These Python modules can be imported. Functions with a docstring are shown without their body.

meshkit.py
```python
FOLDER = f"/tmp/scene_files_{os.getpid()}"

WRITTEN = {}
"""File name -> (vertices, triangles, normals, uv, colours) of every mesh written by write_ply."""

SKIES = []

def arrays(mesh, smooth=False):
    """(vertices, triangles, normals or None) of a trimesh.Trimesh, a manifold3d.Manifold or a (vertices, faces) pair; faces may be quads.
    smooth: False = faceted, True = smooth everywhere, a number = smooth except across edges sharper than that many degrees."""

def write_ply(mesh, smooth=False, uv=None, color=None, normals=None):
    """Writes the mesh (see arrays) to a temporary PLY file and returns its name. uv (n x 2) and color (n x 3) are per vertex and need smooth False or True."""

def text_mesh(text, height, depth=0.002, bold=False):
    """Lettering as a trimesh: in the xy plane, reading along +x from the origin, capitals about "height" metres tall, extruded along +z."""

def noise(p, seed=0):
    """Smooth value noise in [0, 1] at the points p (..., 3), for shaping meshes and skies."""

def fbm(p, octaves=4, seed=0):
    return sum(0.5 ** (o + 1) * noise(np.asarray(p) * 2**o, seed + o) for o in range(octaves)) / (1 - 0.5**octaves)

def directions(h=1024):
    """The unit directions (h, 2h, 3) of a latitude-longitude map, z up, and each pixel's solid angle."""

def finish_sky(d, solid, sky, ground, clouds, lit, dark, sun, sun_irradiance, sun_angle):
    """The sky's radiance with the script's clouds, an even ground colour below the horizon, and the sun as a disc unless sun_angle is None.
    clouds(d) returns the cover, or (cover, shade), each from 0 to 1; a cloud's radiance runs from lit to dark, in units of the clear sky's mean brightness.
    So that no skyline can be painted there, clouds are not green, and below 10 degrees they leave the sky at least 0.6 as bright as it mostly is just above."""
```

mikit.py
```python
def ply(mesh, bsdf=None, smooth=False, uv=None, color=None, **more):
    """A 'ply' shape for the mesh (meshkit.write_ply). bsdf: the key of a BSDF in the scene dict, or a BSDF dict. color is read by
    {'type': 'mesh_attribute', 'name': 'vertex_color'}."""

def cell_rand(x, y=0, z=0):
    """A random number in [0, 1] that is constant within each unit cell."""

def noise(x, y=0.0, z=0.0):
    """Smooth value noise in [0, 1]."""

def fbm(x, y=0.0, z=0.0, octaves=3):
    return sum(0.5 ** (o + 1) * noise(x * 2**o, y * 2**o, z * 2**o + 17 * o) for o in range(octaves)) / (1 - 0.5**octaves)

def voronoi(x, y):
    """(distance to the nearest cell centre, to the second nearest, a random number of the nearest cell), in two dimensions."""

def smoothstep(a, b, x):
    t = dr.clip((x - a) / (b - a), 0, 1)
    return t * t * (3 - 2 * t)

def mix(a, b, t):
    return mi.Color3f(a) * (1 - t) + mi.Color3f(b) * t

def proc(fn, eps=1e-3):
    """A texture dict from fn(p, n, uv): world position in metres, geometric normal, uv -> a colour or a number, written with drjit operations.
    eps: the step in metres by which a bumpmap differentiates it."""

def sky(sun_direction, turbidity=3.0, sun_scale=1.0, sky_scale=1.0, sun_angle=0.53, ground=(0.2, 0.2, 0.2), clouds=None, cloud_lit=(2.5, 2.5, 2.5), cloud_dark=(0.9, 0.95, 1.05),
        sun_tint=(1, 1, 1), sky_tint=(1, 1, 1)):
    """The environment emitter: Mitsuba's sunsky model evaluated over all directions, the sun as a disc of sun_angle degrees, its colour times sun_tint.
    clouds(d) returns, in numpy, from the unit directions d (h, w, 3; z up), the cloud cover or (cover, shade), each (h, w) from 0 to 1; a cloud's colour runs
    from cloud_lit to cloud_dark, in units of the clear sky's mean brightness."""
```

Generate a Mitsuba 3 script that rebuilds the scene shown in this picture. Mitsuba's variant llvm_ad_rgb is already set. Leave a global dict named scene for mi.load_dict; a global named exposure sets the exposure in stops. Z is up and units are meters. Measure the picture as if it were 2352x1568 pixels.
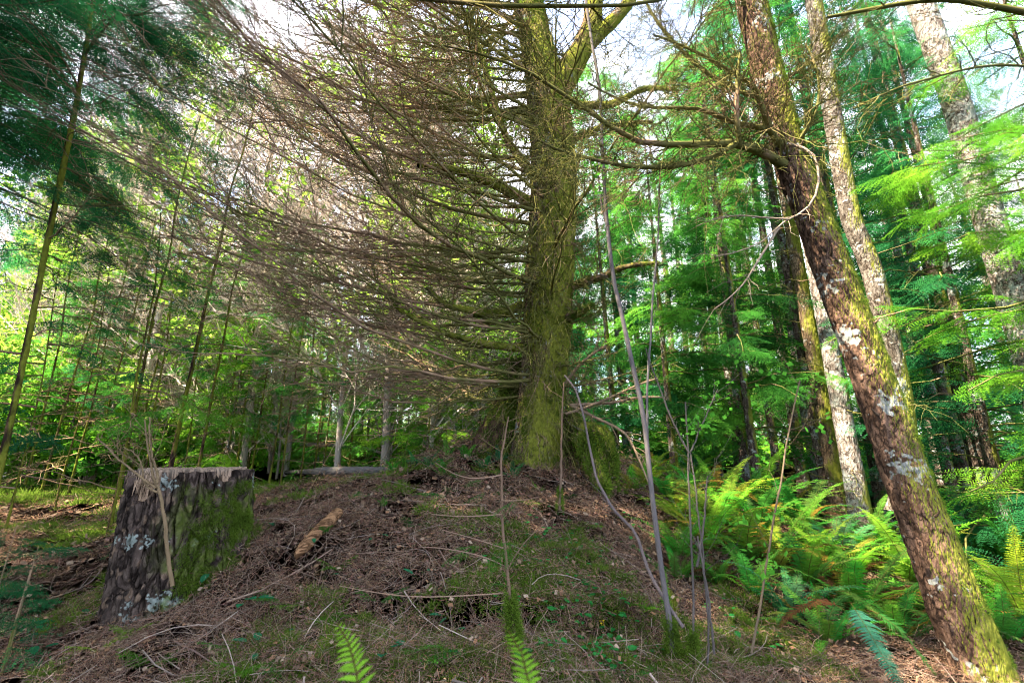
import math, random, numpy as np, trimesh, mitsuba as mi, drjit as dr, mikit, meshkit
from scipy.interpolate import RBFInterpolator
from scipy.ndimage import map_coordinates
from scipy.spatial import cKDTree
from mikit import proc, noise, fbm, voronoi, smoothstep, mix
T = mi.ScalarTransform4f
scene, labels = {}, {}

# ------------------------------------------------------------------ camera, sky, exposure
EYE, PITCH, FPX = np.array([0.0, 0.0, 1.6]), math.radians(14.0), 1046.0
FWD = np.array([0, math.cos(PITCH), math.sin(PITCH)]); UPV = np.array([0, -math.sin(PITCH), math.cos(PITCH)])
scene['camera'] = {'type': 'thinlens', 'fov': math.degrees(2 * math.atan(1176 / FPX)), 'fov_axis': 'x', 'near_clip': 0.05, 'far_clip': 600.0,
                   'aperture_radius': 0.0035, 'focus_distance': 4.6,
                   'to_world': T().look_at(origin=EYE.tolist(), target=(EYE + FWD).tolist(), up=[0, 0, 1])}


def sky_clouds(d):
    n = meshkit.fbm(d * np.array([3.0, 3.0, 5.0]), 4, 3)
    return np.clip((n - 0.30) * 4.0, 0.35, 1) * 0.92


SUN = (-0.90, -0.42, 1.25)
scene['sky_light'] = mikit.sky(SUN, turbidity=3, clouds=sky_clouds, cloud_lit=(1.35, 1.3, 1.35), sun_tint=(1, 1, 0.97))
exposure = 4.9


def Y(u, v, y):
    """The point at world depth y seen at (u, v) of the photograph (2352 x 1568)."""
    d = np.array([(u - 1176) / FPX, 0, 0]) + (784 - v) / FPX * UPV + FWD
    return EYE + d * (y / d[1])


def P(u, v, zc):
    return EYE + zc * (np.array([(u - 1176) / FPX, 0, 0]) + (784 - v) / FPX * UPV + FWD)


def zc_of(p):
    return float((np.asarray(p) - EYE) @ FWD)


def rpx(px, p):
    """Radius in metres of something px pixels wide at p."""
    return px / 2 * zc_of(p) / FPX


# ------------------------------------------------------------------ materials
def rgb(*c): return {'type': 'rgb', 'value': list(c)}


def leaf(color, trans=1.0, rough=0.5):
    return {'type': 'principledthin', 'base_color': color, 'roughness': rough, 'diff_trans': trans, 'spec_trans': 0.0, 'eta': 1.4}


def matte(color): return {'type': 'twosided', 'b': {'type': 'diffuse', 'reflectance': color}}


VC = {'type': 'mesh_attribute', 'name': 'vertex_color'}


def c_ground(p, n, uv):
    a, b = fbm(p.x * 1.3, p.y * 1.3, 3.0, 4), fbm(p.x * 14, p.y * 14, p.z * 14, 3)
    col = mix((.06, .038, .027), (.17, .105, .075), smoothstep(.25, .75, b))
    col = mix(col, (.028, .018, .013), smoothstep(.55, .78, fbm(p.x * 3.1, p.y * 3.1, 9.0, 3)) * .7)
    blob = lambda x, y, r: dr.exp(-(dr.square(p.x - x) + dr.square(p.y - y)) / (r * r))
    far = smoothstep(8.5, 12.0, p.y) + smoothstep(-4.2, -5.2, p.x)
    m = smoothstep(.61, .74, a + .17 * blob(.9, 4.0, 1.2) + .10 * blob(.5, 2.7, .7) + .16 * blob(-1.75, 2.75, .5) + .03 * dr.minimum(far, 1.0) - .16 * (b - .5))
    return mix(col, mix((.035, .065, .012), (.09, .17, .025), b), m * .75)


def c_trunk(moss_side, moss_amt, bark_a, bark_b, lichen, foot=0.0):
    def fn(p, n, uv):
        g = fbm(p.x * 26, p.y * 26, p.z * 7, 3)
        col = mix(bark_a, bark_b, smoothstep(.3, .7, g))
        crack = dr.minimum(dr.abs(fbm(p.x * 19, p.y * 19, p.z * 7 + 4, 3) - .5), dr.abs(fbm(p.x * 34 + 3, p.y * 34, p.z * 16, 2) - .47) * 1.3)
        col = mix(col, (.022, .015, .012), smoothstep(.055, .012, crack) * .85)
        l = fbm(p.x * 5 + 7, p.y * 5, p.z * 4, 4)
        l2 = fbm(p.x * 30, p.y * 30, p.z * 30, 2)
        col = mix(col, mix((.15, .175, .165), (.34, .365, .36), l2), smoothstep(.60 - lichen, .66 - lichen, l + .55 * (l2 - .5)) * .8)
        side = n.x * moss_side[0] + n.y * moss_side[1] + n.z * moss_side[2]
        m = smoothstep(.36, .56, moss_amt + foot * smoothstep(2.0, .3, p.z) + .32 * side + .75 * (fbm(p.x * 4, p.y * 4, p.z * 2.2, 4) - .5) + .25 * (g - .5))
        return mix(col, mix((.06, .08, .01), (.24, .26, .035), l2 * .6 + g * .4), m * .92)
    return fn


STUMP_X = -2.54


def c_stump(p, n, uv):
    g = fbm(p.x * 20, p.y * 20, p.z * 9, 4)
    col = mix((.026, .021, .019), (.10, .076, .065), smoothstep(.3, .72, g))
    col = mix(col, (.012, .009, .008), smoothstep(.05, .012, dr.abs(fbm(p.x * 15, p.y * 15, p.z * 4, 3) - .5)) * .8)
    col = mix(col, (.24, .17, .12), smoothstep(.62, .75, fbm(p.x * 33, p.y * 33, p.z * 14 + 3, 2)) * .5)
    l2 = fbm(p.x * 45, p.y * 45, p.z * 45, 2)
    l = fbm(p.x * 6 + 1.5, p.y * 6 + 5, p.z * 5 + 2, 3)
    col = mix(col, mix((.15, .20, .18), (.32, .37, .35), l2), smoothstep(.72, .78, l + .40 * (l2 - .5)) * .75)
    m = smoothstep(STUMP_X - .02, STUMP_X + .22, p.x + .42 * (fbm(p.x * 5, p.y * 5, p.z * 3, 4) - .5) + .12 * (g - .5))
    m = m * smoothstep(1.44, 1.22, p.z + .25 * (g - .5)) * smoothstep(.36, .56, fbm(p.x * 11, p.y * 11, p.z * 8, 3) + .3 * (g - .5))
    return mix(col, mix((.035, .055, .012), (.12, .17, .025), l2), m * .7)


def c_wood(p, n, uv):
    g = fbm(p.x * 75, p.y * 75, p.z * 4, 3)
    return mix(mix((.025, .016, .01), (.34, .24, .17), smoothstep(.36, .60, g)), (.27, .22, .18), smoothstep(1.38, 1.5, p.z) * .5)


def c_logwood(p, n, uv):
    t = (p.x * .62 + p.y * .77 + p.z * .15) * 3
    g = fbm((p.x * .77 - p.y * .62) * 90, p.z * 90, t, 2)
    return mix((.07, .038, .02), (.30, .175, .095), smoothstep(.3, .7, g))


def c_twig(p, n, uv):
    a = fbm(p.x * 2.3, p.y * 2.3, p.z * 2.3, 3)
    return mix(mix((.15, .095, .06), (.33, .235, .16), fbm(p.x * 9, p.y * 9, p.z * 9, 2)), (.085, .11, .02),
               smoothstep(.52, .70, a + .25 * smoothstep(-2.4, 0.4, p.x)) * .75)


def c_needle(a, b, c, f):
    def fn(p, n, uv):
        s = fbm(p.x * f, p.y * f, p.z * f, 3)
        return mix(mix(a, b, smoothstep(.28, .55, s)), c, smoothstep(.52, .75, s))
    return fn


def c_moss(p, n, uv):
    return mix((.045, .09, .012), (.17, .27, .035), fbm(p.x * 11, p.y * 11, p.z * 11, 3))


scene['ground_bsdf'] = {'type': 'bumpmap', 'arbitrary': proc(lambda p, n, uv: fbm(p.x * 55, p.y * 55, p.z * 55, 2), 2e-3), 'scale': .012,
                        'b': {'type': 'diffuse', 'reflectance': proc(c_ground)}}
bark_bump = proc(lambda p, n, uv: fbm(p.x * 60, p.y * 60, p.z * 18, 3) + .6 * fbm(p.x * 21, p.y * 21, p.z * 7, 2), 2e-3)
for k, f in {'main': c_trunk((.75, -.25, .2), .49, (.10, .07, .045), (.20, .15, .10), -.10),
             'lean': c_trunk((1.45, .1, .35), .52, (.070, .044, .032), (.165, .105, .078), -.05, .22),
             'pale': c_trunk((.8, -.2, 0), .25, (.14, .115, .10), (.245, .24, .235), .03),
             'moss': c_trunk((.75, -.25, 0), .40, (.07, .06, .05), (.165, .15, .135), .0),
             'dark': c_trunk((.8, -.2, 0), .38, (.06, .045, .038), (.16, .125, .105), -.02)}.items():
    scene[f'bark_{k}'] = {'type': 'bumpmap', 'arbitrary': bark_bump, 'scale': .03, 'b': {'type': 'diffuse', 'reflectance': proc(f)}}
scene['bark_rot'] = {'type': 'bumpmap', 'arbitrary': bark_bump, 'scale': .03, 'b': {'type': 'diffuse', 'reflectance': proc(c_trunk((.75, -.25, .4), .36, (.03, .02, .015), (.10, .06, .04), -.4))}}
scene['stump_bsdf'] = {'type': 'bumpmap', 'arbitrary': bark_bump, 'scale': .02, 'b': {'type': 'diffuse', 'reflectance': proc(c_stump)}}
scene['wood_bsdf'] = matte(proc(c_wood))
scene['logwood_bsdf'] = matte(proc(c_logwood))
scene['twig_bsdf'] = matte(proc(c_twig))
scene['twig_vc'] = matte(VC)
scene['leaf_vc'] = leaf(VC, 1.1)
scene['moss_bsdf'] = leaf(proc(c_moss), .9, .8)
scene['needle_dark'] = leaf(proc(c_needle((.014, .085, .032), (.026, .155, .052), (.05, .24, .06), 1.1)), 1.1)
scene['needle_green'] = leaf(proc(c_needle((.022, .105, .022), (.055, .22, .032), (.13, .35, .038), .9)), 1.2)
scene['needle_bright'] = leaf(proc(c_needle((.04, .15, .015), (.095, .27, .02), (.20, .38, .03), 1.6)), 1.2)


scene['leaf_spring'] = leaf(proc(c_needle((.11, .25, .03), (.22, .40, .05), (.34, .50, .09), 1.2)), 1.2)


# ------------------------------------------------------------------ mesh helpers
def unit(a): return a / np.maximum(np.linalg.norm(a, axis=-1, keepdims=True), 1e-9)


def join(parts):
    vs, fs, at = [], [], 0
    for v, f in parts:
        vs.append(v); fs.append(f + at); at += len(v)
    return np.vstack(vs), np.vstack(fs)


def tubes(C, R, sides=4):
    """Curves C (n,k,3) with radii R (n,k) or (k,) or (n,1) -> mesh."""
    C = np.asarray(C, float)
    if C.ndim == 2: C = C[None]
    n, k, _ = C.shape
    R = np.broadcast_to(R, (n, k))
    t = unit(np.gradient(C, axis=1))
    main = unit(C[:, -1] - C[:, 0])
    ref = np.where(np.abs(main[:, 2:]) > .8, np.array([[1.0, .1, 0]]), np.array([[0, .05, 1.0]]))
    a = unit(np.cross(t, ref[:, None, :])); b = np.cross(t, a)
    th = np.arange(sides) * 2 * np.pi / sides
    v = C[:, :, None] + R[:, :, None, None] * (np.cos(th)[:, None] * a[:, :, None] + np.sin(th)[:, None] * b[:, :, None])
    i, j = np.meshgrid(np.arange(k - 1), np.arange(sides), indexing='ij')
    i, j = i.ravel(), j.ravel(); j2 = (j + 1) % sides
    q = np.stack([i * sides + j, (i + 1) * sides + j, (i + 1) * sides + j2, i * sides + j2], 1)
    f = np.vstack([q[:, [0, 2, 1]], q[:, [0, 3, 2]]])
    f = (f[None] + (np.arange(n) * k * sides)[:, None, None]).reshape(-1, 3)
    return v.reshape(-1, 3), f


def spawn(rng, C, counts, t0, t1, ang, roll_sd, length, k, lift=0.0, wig=.03, skew=1.0):
    """Side twigs of the curves C (n,kp,3). length(parent_length, t, rng) -> metres. Returns (m,k,3), parent index, t."""
    n, kp, _ = C.shape
    idx = np.repeat(np.arange(n), counts); m = len(idx)
    t = t0 + (t1 - t0) * rng.random(m) ** skew
    x = t * (kp - 1); i = np.minimum(x.astype(int), kp - 2); fr = (x - i)[:, None]
    pos = C[idx, i] * (1 - fr) + C[idx, i + 1] * fr
    tan = unit(C[idx, i + 1] - C[idx, i])
    plen = np.linalg.norm(np.diff(C, axis=1), axis=2).sum(1)[idx]
    up = np.where(np.abs(tan[:, 2:]) > .85, np.array([[1.0, 0, 0]]), np.array([[0, 0, 1.0]]))
    side = unit(np.cross(tan, up)); upv = np.cross(side, tan)
    sg = rng.choice([-1.0, 1.0], m); roll = rng.normal(0, roll_sd, m); a = rng.uniform(*ang, m)
    d = np.cos(a)[:, None] * tan + np.sin(a)[:, None] * (sg * np.cos(roll))[:, None] * side + (np.sin(a) * np.sin(roll))[:, None] * upv
    L = length(plen, t, rng)
    s = np.linspace(0, 1, k)
    D = pos[:, None] + d[:, None] * (s[None, :, None] * L[:, None, None])
    D[..., 2] += lift * L[:, None] * s ** 2
    w = np.cumsum(rng.normal(0, wig, (m, k, 3)), axis=1) * L[:, None, None]
    return D + (w - w[:, :1]) * s[None, :, None] ** .5, idx, t


def put(key, mesh, bsdf, smooth=True, color=None, **lab):
    scene[key] = mikit.ply(mesh, bsdf, smooth=smooth, color=color)
    if lab: labels[key] = lab


def tag(key, label, cat=None, group=None, kind=None):
    d = {'label': label}
    if cat: d['category'] = cat
    if group: d['group'] = group
    if kind: d['kind'] = kind
    labels[key] = d


used = {}


def numbered(name):
    k = used.get(name, 0); used[name] = k + 1
    return name if k == 0 else f'{name}_{k:03d}'


def frames(pos, d, scale, roll=0.0, up=(0, 0, 1)):
    X = unit(np.asarray(d, float)); Yv = unit(np.cross(np.broadcast_to(up, X.shape), X) + 1e-6); Z = np.cross(X, Yv)
    c, s = np.cos(roll), np.sin(roll)
    c, s = np.broadcast_to(c, len(X))[:, None], np.broadcast_to(s, len(X))[:, None]
    Y2, Z2 = c * Yv + s * Z, c * Z - s * Yv
    M = np.zeros((len(X), 4, 4)); sc = np.broadcast_to(scale, len(X))[:, None]
    M[:, :3, 0], M[:, :3, 1], M[:, :3, 2], M[:, :3, 3], M[:, 3, 3] = X * sc, Y2 * sc, Z2 * sc, pos, 1
    return M


def scatter(prefix, groups, M, rng, start=1):
    pick = rng.integers(0, len(groups), len(M))
    for j, (m, g) in enumerate(zip(M, pick)):
        scene[f'{prefix}__{start + j:03d}'] = {'type': 'instance', 'g': {'type': 'ref', 'id': groups[g]}, 'to_world': T(m.tolist())}
    return start + len(M)


def shapegroup(key, mesh, bsdf, smooth=False):
    scene[key] = {'type': 'shapegroup', 'a': mikit.ply(mesh, bsdf, smooth=smooth)}


def spline(pts, k):
    pts = np.asarray(pts, float)
    from scipy.interpolate import PchipInterpolator
    s = np.r_[0, np.cumsum(np.linalg.norm(np.diff(pts[:, :3], axis=0), axis=1))]
    return PchipInterpolator(s, pts)(np.linspace(0, s[-1], k))


def worley(q, cells, seed, period=None):
    """F1, F2 and id of jittered cell points in 2-D (q in cell units)."""
    r = np.random.default_rng(seed)
    nx, ny = cells
    gx, gy = np.meshgrid(np.arange(-1, nx + 1), np.arange(-1, ny + 1), indexing='ij')
    jit = r.random((nx, ny, 2))
    pts = np.stack([gx, gy], -1) + (jit[gx % nx, np.clip(gy, 0, ny - 1)])
    d, i = cKDTree(pts.reshape(-1, 2)).query(q, k=2)
    return d[:, 0], d[:, 1], i[:, 0]


def trunk_mesh(pr, sides, step, flare=0.0, flutes=5, rough=.03, plates=0.0, seed=0, cell=.05):
    """pr rows: x, y, z, radius. A bark-covered round stem with noise relief."""
    pr = np.asarray(pr, float)
    L = np.linalg.norm(np.diff(pr[:, :3], axis=0), axis=1).sum()
    k = max(6, int(L / step))
    c = spline(pr, k); C, R = c[:, :3], c[:, 3]
    t = unit(np.gradient(C, axis=0)); a = unit(np.cross(t, [0, .999, .02])); b = np.cross(t, a)
    th = np.arange(sides) * 2 * np.pi / sides
    S = np.linspace(0, L, k)
    rr = np.repeat(R[:, None], sides, 1)
    ph = seed * 1.7
    if flare:
        rr *= 1 + flare * np.exp(-S / .35)[:, None] * (1 + .7 * np.cos(flutes * th[None] + ph) + .4 * np.cos((flutes - 2) * th[None] + 2 * ph))
    dirs = np.cos(th)[None, :, None] * a[:, None] + np.sin(th)[None, :, None] * b[:, None]
    p0 = C[:, None] + dirs * rr[..., None]
    rr = rr + R.mean() * rough * 4 * (meshkit.fbm(p0 * np.array([5, 5, 2.0]) + seed, 3) - .5) + rough * .45 * (meshkit.fbm(p0 * np.array([30, 30, 9.0]) + seed, 3) - .5)
    if plates:
        nx = max(6, int(2 * np.pi * R.mean() / cell)); ny = int(L / (2 * cell)) + 1
        q = np.stack(np.broadcast_arrays(th[None] / (2 * np.pi) * nx, S[:, None] / (2 * cell)), -1).reshape(-1, 2)
        q = q + .6 * (meshkit.fbm(np.c_[q * .7, q[:, :1] * 0], 2, seed)[:, None] - .5)
        f1, f2, i = worley(q, (nx, ny), seed)
        rr = rr + plates * (np.clip((f2 - f1) * 5, 0, 1) ** .7 - .6).reshape(rr.shape)
    v = (C[:, None] + dirs * rr[..., None]).reshape(-1, 3)
    i, j = np.meshgrid(np.arange(k - 1), np.arange(sides), indexing='ij'); i, j = i.ravel(), j.ravel(); j2 = (j + 1) % sides
    q = np.stack([i * sides + j, (i + 1) * sides + j, (i + 1) * sides + j2, i * sides + j2], 1)
    f = np.vstack([q[:, [0, 2, 1]], q[:, [0, 3, 2]]])
    # outward winding
    v0, fc = v, f[0]
    nrm = np.cross(v[fc[1]] - v[fc[0]], v[fc[2]] - v[fc[0]])
    if nrm @ (v[fc].mean(0) - C[0]) < 0: f = f[:, ::-1]
    return v, f


def at_path(pr, s):
    """Interpolated (x,y,z,r) rows at fractions s along a path."""
    pr = np.asarray(pr, float); d = np.r_[0, np.cumsum(np.linalg.norm(np.diff(pr[:, :3], axis=0), axis=1))]; d /= d[-1]
    return np.stack([np.interp(s, d, pr[:, c]) for c in range(pr.shape[1])], -1)


# ------------------------------------------------------------------ terrain
CTRL = [(0, 1568, 2.6), (600, 1568, 2.45), (1180, 1568, 2.3), (1600, 1568, 2.5), (2000, 1568, 2.8), (2352, 1568, 2.9),
        (430, 1392, 3.25), (262, 1392, 3.5), (330, 1400, 3.3), (150, 1400, 3.7), (600, 1330, 3.35), (690, 1285, 3.55), (620, 1195, 4.0), (770, 1190, 4.3), (900, 1330, 3.5), (1180, 1400, 3.2),
        (1180, 1250, 4.2), (1180, 1130, 5.6), (1235, 1034, 7.0), (1100, 1004, 7.4), (940, 1080, 7.4), (1330, 1062, 6.9), (1430, 1130, 6.3),
        (1400, 1290, 4.1), (1500, 1310, 4.5), (1530, 1450, 3.3), (1350, 1450, 3.0), (100, 1240, 5.6), (600, 1130, 10.5), (400, 1110, 12.), (850, 1092, 15),
        (1600, 1400, 3.9), (1700, 1250, 5.3), (1640, 1180, 6.3), (1960, 1245, 8.0), (1850, 1160, 10.5), (2330, 1260, 9.0), (2240, 1530, 3.05), (2100, 1400, 4.6),
        (1900, 1420, 4.2), (1560, 1080, 8.5)]
cp = [P(*c) for c in CTRL] + [np.array(q, float) for q in
      [(0, 0, 0), (0, 1.2, .08), (-4, 0, .1), (4, 0, -.1), (0, -8, -.5), (-10, -6, -.2), (10, -6, -.6), (-12, 6, .75), (-9, 9, .8), (-12, 16, .95), (-4, 18, .95), (-18, 26, 1.3),
       (2, 20, .9), (6, 16, .2), (9, 12, -.3), (12, 8, -.6), (14, 18, .0), (8, 26, .8), (-4, 34, 1.5), (20, 34, 1.0), (-30, 50, 3.0), (0, 60, 3.5), (30, 60, 3.2), (-40, 10, 1.2), (40, 10, -.5), (0, -40, -1), (-40, -40, 0), (40, -40, -1)]]
cp = np.array(cp)
rbf = RBFInterpolator(cp[:, :2], cp[:, 2], kernel='linear', smoothing=.004, degree=1)
GX0, GN, GS = -45.0, 451, .2
gx = GX0 + np.arange(GN) * GS
gxx, gyy = np.meshgrid(gx, gx + 15, indexing='ij')
HG = rbf(np.stack([gxx.ravel(), gyy.ravel()], 1)).reshape(GN, GN)
from scipy.ndimage import gaussian_filter
HG = gaussian_filter(HG, .8)


def h(x, y, detail=True):
    x, y = np.asarray(x, float), np.asarray(y, float)
    z = map_coordinates(HG, [(x - GX0) / GS, (y - GX0 - 15) / GS], order=1, mode='nearest')
    if detail:
        p = np.stack([x, y, np.zeros_like(x)], -1)
        near = np.clip(1.2 - np.abs(y) / 40, .3, 1)
        z = z + near * (.21 * (meshkit.fbm(p * 2.2, 4, 5) - .5) + .10 * (meshkit.fbm(p * 8, 3, 8) - .5))
        for (x0, x1, yy, am) in ((-1.9, .25, 3.55, .15), (.05, 1.25, 3.55, .16), (-.9, .6, 2.75, .09)):
            d_ = y - yy - .55 * (meshkit.fbm(p * [1.6, 0, 0] + yy, 3, 4) - .5); mk = np.clip((x - x0) / .25, 0, 1) * np.clip((x1 - x) / .25, 0, 1)
            z = z + mk * am * (np.clip(d_ / .12 + .5, 0, 1) - np.clip(d_ / 1.1 + .5, 0, 1)) - mk * am * .6 * np.exp(-((d_ + .09) / .08) ** 2) * meshkit.noise(p * 3.1 + 4, 2)
        # the eroded edge of the bank between the stump and the broken wood
        z = z - .10 * np.exp(-((x + 1.45) / .45) ** 2 - ((y - 3.75) / .16) ** 2)
    return z


def h1(x, y): return float(h(np.array([float(x)]), np.array([float(y)]))[0])


def on(x, y, up=0.0): return np.array([x, y, h1(x, y) + up])


def hit(u, v):
    """Where the ray through (u, v) meets the ground."""
    d = unit(P(u, v, 1.0) - EYE); s = np.linspace(1.0, 60, 3000)
    q = EYE + d * s[:, None]; under = np.nonzero(q[:, 2] < h(q[:, 0], q[:, 1]))[0]
    return q[under[0]] if len(under) else q[-1]


th = np.radians(np.r_[np.linspace(-180, -66, 30)[:-1], np.linspace(-66, 66, 380), np.linspace(66, 180, 30)[1:]])
rad = np.r_[0.0, np.geomspace(.5, 1.6, 20)[:-1], np.geomspace(1.6, 14, 290), np.geomspace(14, 260, 70)[1:]]
rr_, tt_ = np.meshgrid(rad, th, indexing='ij')
gxv, gyv = rr_ * np.sin(tt_), rr_ * np.cos(tt_)
gv = np.stack([gxv, gyv, h(gxv, gyv)], -1)
pt = gv * 1.0; pt[..., 2] = 0
close = np.clip(1.3 - rr_ / 9, 0, 1)
gv[..., 2] += close * .035 * (meshkit.fbm(pt * 32, 3, 2) - .5)
i, j = np.meshgrid(np.arange(len(rad) - 1), np.arange(len(th) - 1), indexing='ij'); i, j = i.ravel(), j.ravel(); W = len(th)
q = np.stack([i * W + j, i * W + j + 1, (i + 1) * W + j + 1, (i + 1) * W + j], 1)
gf = np.vstack([q[:, [0, 2, 1]], q[:, [0, 3, 2]]])
put('ground', (gv.reshape(-1, 3), gf), 'ground_bsdf', True)
tag('ground', 'uneven forest floor of brown needles, soil and moss rising to a mound', kind='structure')


# ------------------------------------------------------------------ foliage templates
def spray_mesh(seed, nb, gap, nw, nl):
    """A flat drooping conifer spray along +x, one unit long: twig, side twigs, needles as small blades."""
    r = np.random.default_rng(seed); parts = []
    ts = np.linspace(.10, .97, nb)
    axis = lambda t: np.stack([t, .02 * np.sin(5 * t + seed), -.16 * t ** 2], -1)
    tw = [axis(np.linspace(0, 1, 5))]
    V, F = [], []
    def blades(p, d, n):
        """needle pairs across points p with direction d, plane normal n"""
        m = len(p); side = unit(np.cross(n, d))
        L = nl * r.uniform(.7, 1.2, (m, 1)); w = nw * r.uniform(.7, 1.2, (m, 1)); tilt = r.normal(0, .35, (m, 1))
        s2 = unit(side + tilt * n)
        fw = d * (L * .35)
        quad = np.stack([p + s2 * L + fw, p + d * w, p - s2 * L * r.uniform(.7, 1, (m, 1)) + fw, p - d * w], 1)
        base = sum(len(x) for x in V)
        V.append(quad.reshape(-1, 3))
        k = base + np.arange(m)[:, None] * 4
        F.append(np.concatenate([k + [0, 1, 3], k + [1, 2, 3]]))
    for i, t in enumerate(ts):
        for sg in ((-1, 1) if i % 2 else (1, -1)):
            if r.random() < .08: continue
            L = (.50 * (1 - t) ** .75 + .07) * r.uniform(.65, 1.15); a = math.radians(r.uniform(42, 66))
            s = np.linspace(0, 1, 4)
            o = axis(np.array(min(t + sg * .012, .99)))
            d0 = np.array([math.cos(a), sg * math.sin(a), r.normal(-.05, .10)])
            c = o + d0 * (s * L)[:, None]; c[:, 2] -= .28 * L * s ** 2; c[:, 0] += .12 * L * s ** 2
            tw.append(c)
            n = max(3, int(L / gap)); u = (np.arange(n) + .8) / n
            p = np.stack([np.interp(u, s, c[:, k]) for k in range(3)], -1)
            d = unit(np.gradient(p, axis=0)) if n > 1 else d0[None]
            blades(p, d, np.array([[0.1 * sg, 0, 1.0]]))
    u = np.linspace(.1, 1, int(.9 / gap)); p = axis(u); blades(p, unit(np.gradient(p, axis=0)), np.array([[0, 0, 1.0]]))
    lv = (np.vstack(V), np.vstack(F))
    tv = join([tubes(c, np.linspace(.008, .003, len(c)) * (1 if k == 0 else .6), 3) for k, c in enumerate(tw)])
    return lv, tv


for s in range(3):
    lv, tv = spray_mesh(10 + s, 14, .040, .0105, .043)
    for nm, b in (('dark', 'needle_dark'), ('green', 'needle_green'), ('bright', 'needle_bright')):
        shapegroup(f'spray_near_{nm}_{s}', lv, b)
    lv, tv = spray_mesh(20 + s, 10, .055, .022, .062)
    for nm, b in (('dark', 'needle_dark'), ('green', 'needle_green'), ('bright', 'needle_bright')):
        shapegroup(f'spray_far_{nm}_{s}', lv, b)


def leaf_blob(seed, n, size, w):
    r = np.random.default_rng(seed)
    p = unit(r.normal(size=(n, 3))) * r.random((n, 1)) ** .4 * .5; p[:, 2] *= .7
    d = unit(p * .7 + r.normal(0, .5, (n, 3)) + [0, 0, -.1]); nrm = unit(np.cross(d, r.normal(size=(n, 3))) * .6 + [0, 0, 1.0]); s = unit(np.cross(nrm, d))
    L = size * r.uniform(.6, 1.2, (n, 1)); Wd = L * w
    q = np.stack([p, p + d * L * .45 + s * Wd, p + d * L, p + d * L * .45 - s * Wd, p + d * L * .5 - nrm * L * .07], 1)
    k = np.arange(n)[:, None] * 5
    return q.reshape(-1, 3), np.concatenate([k + [0, 1, 4], k + [1, 2, 4], k + [2, 3, 4], k + [3, 0, 4]])


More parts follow.
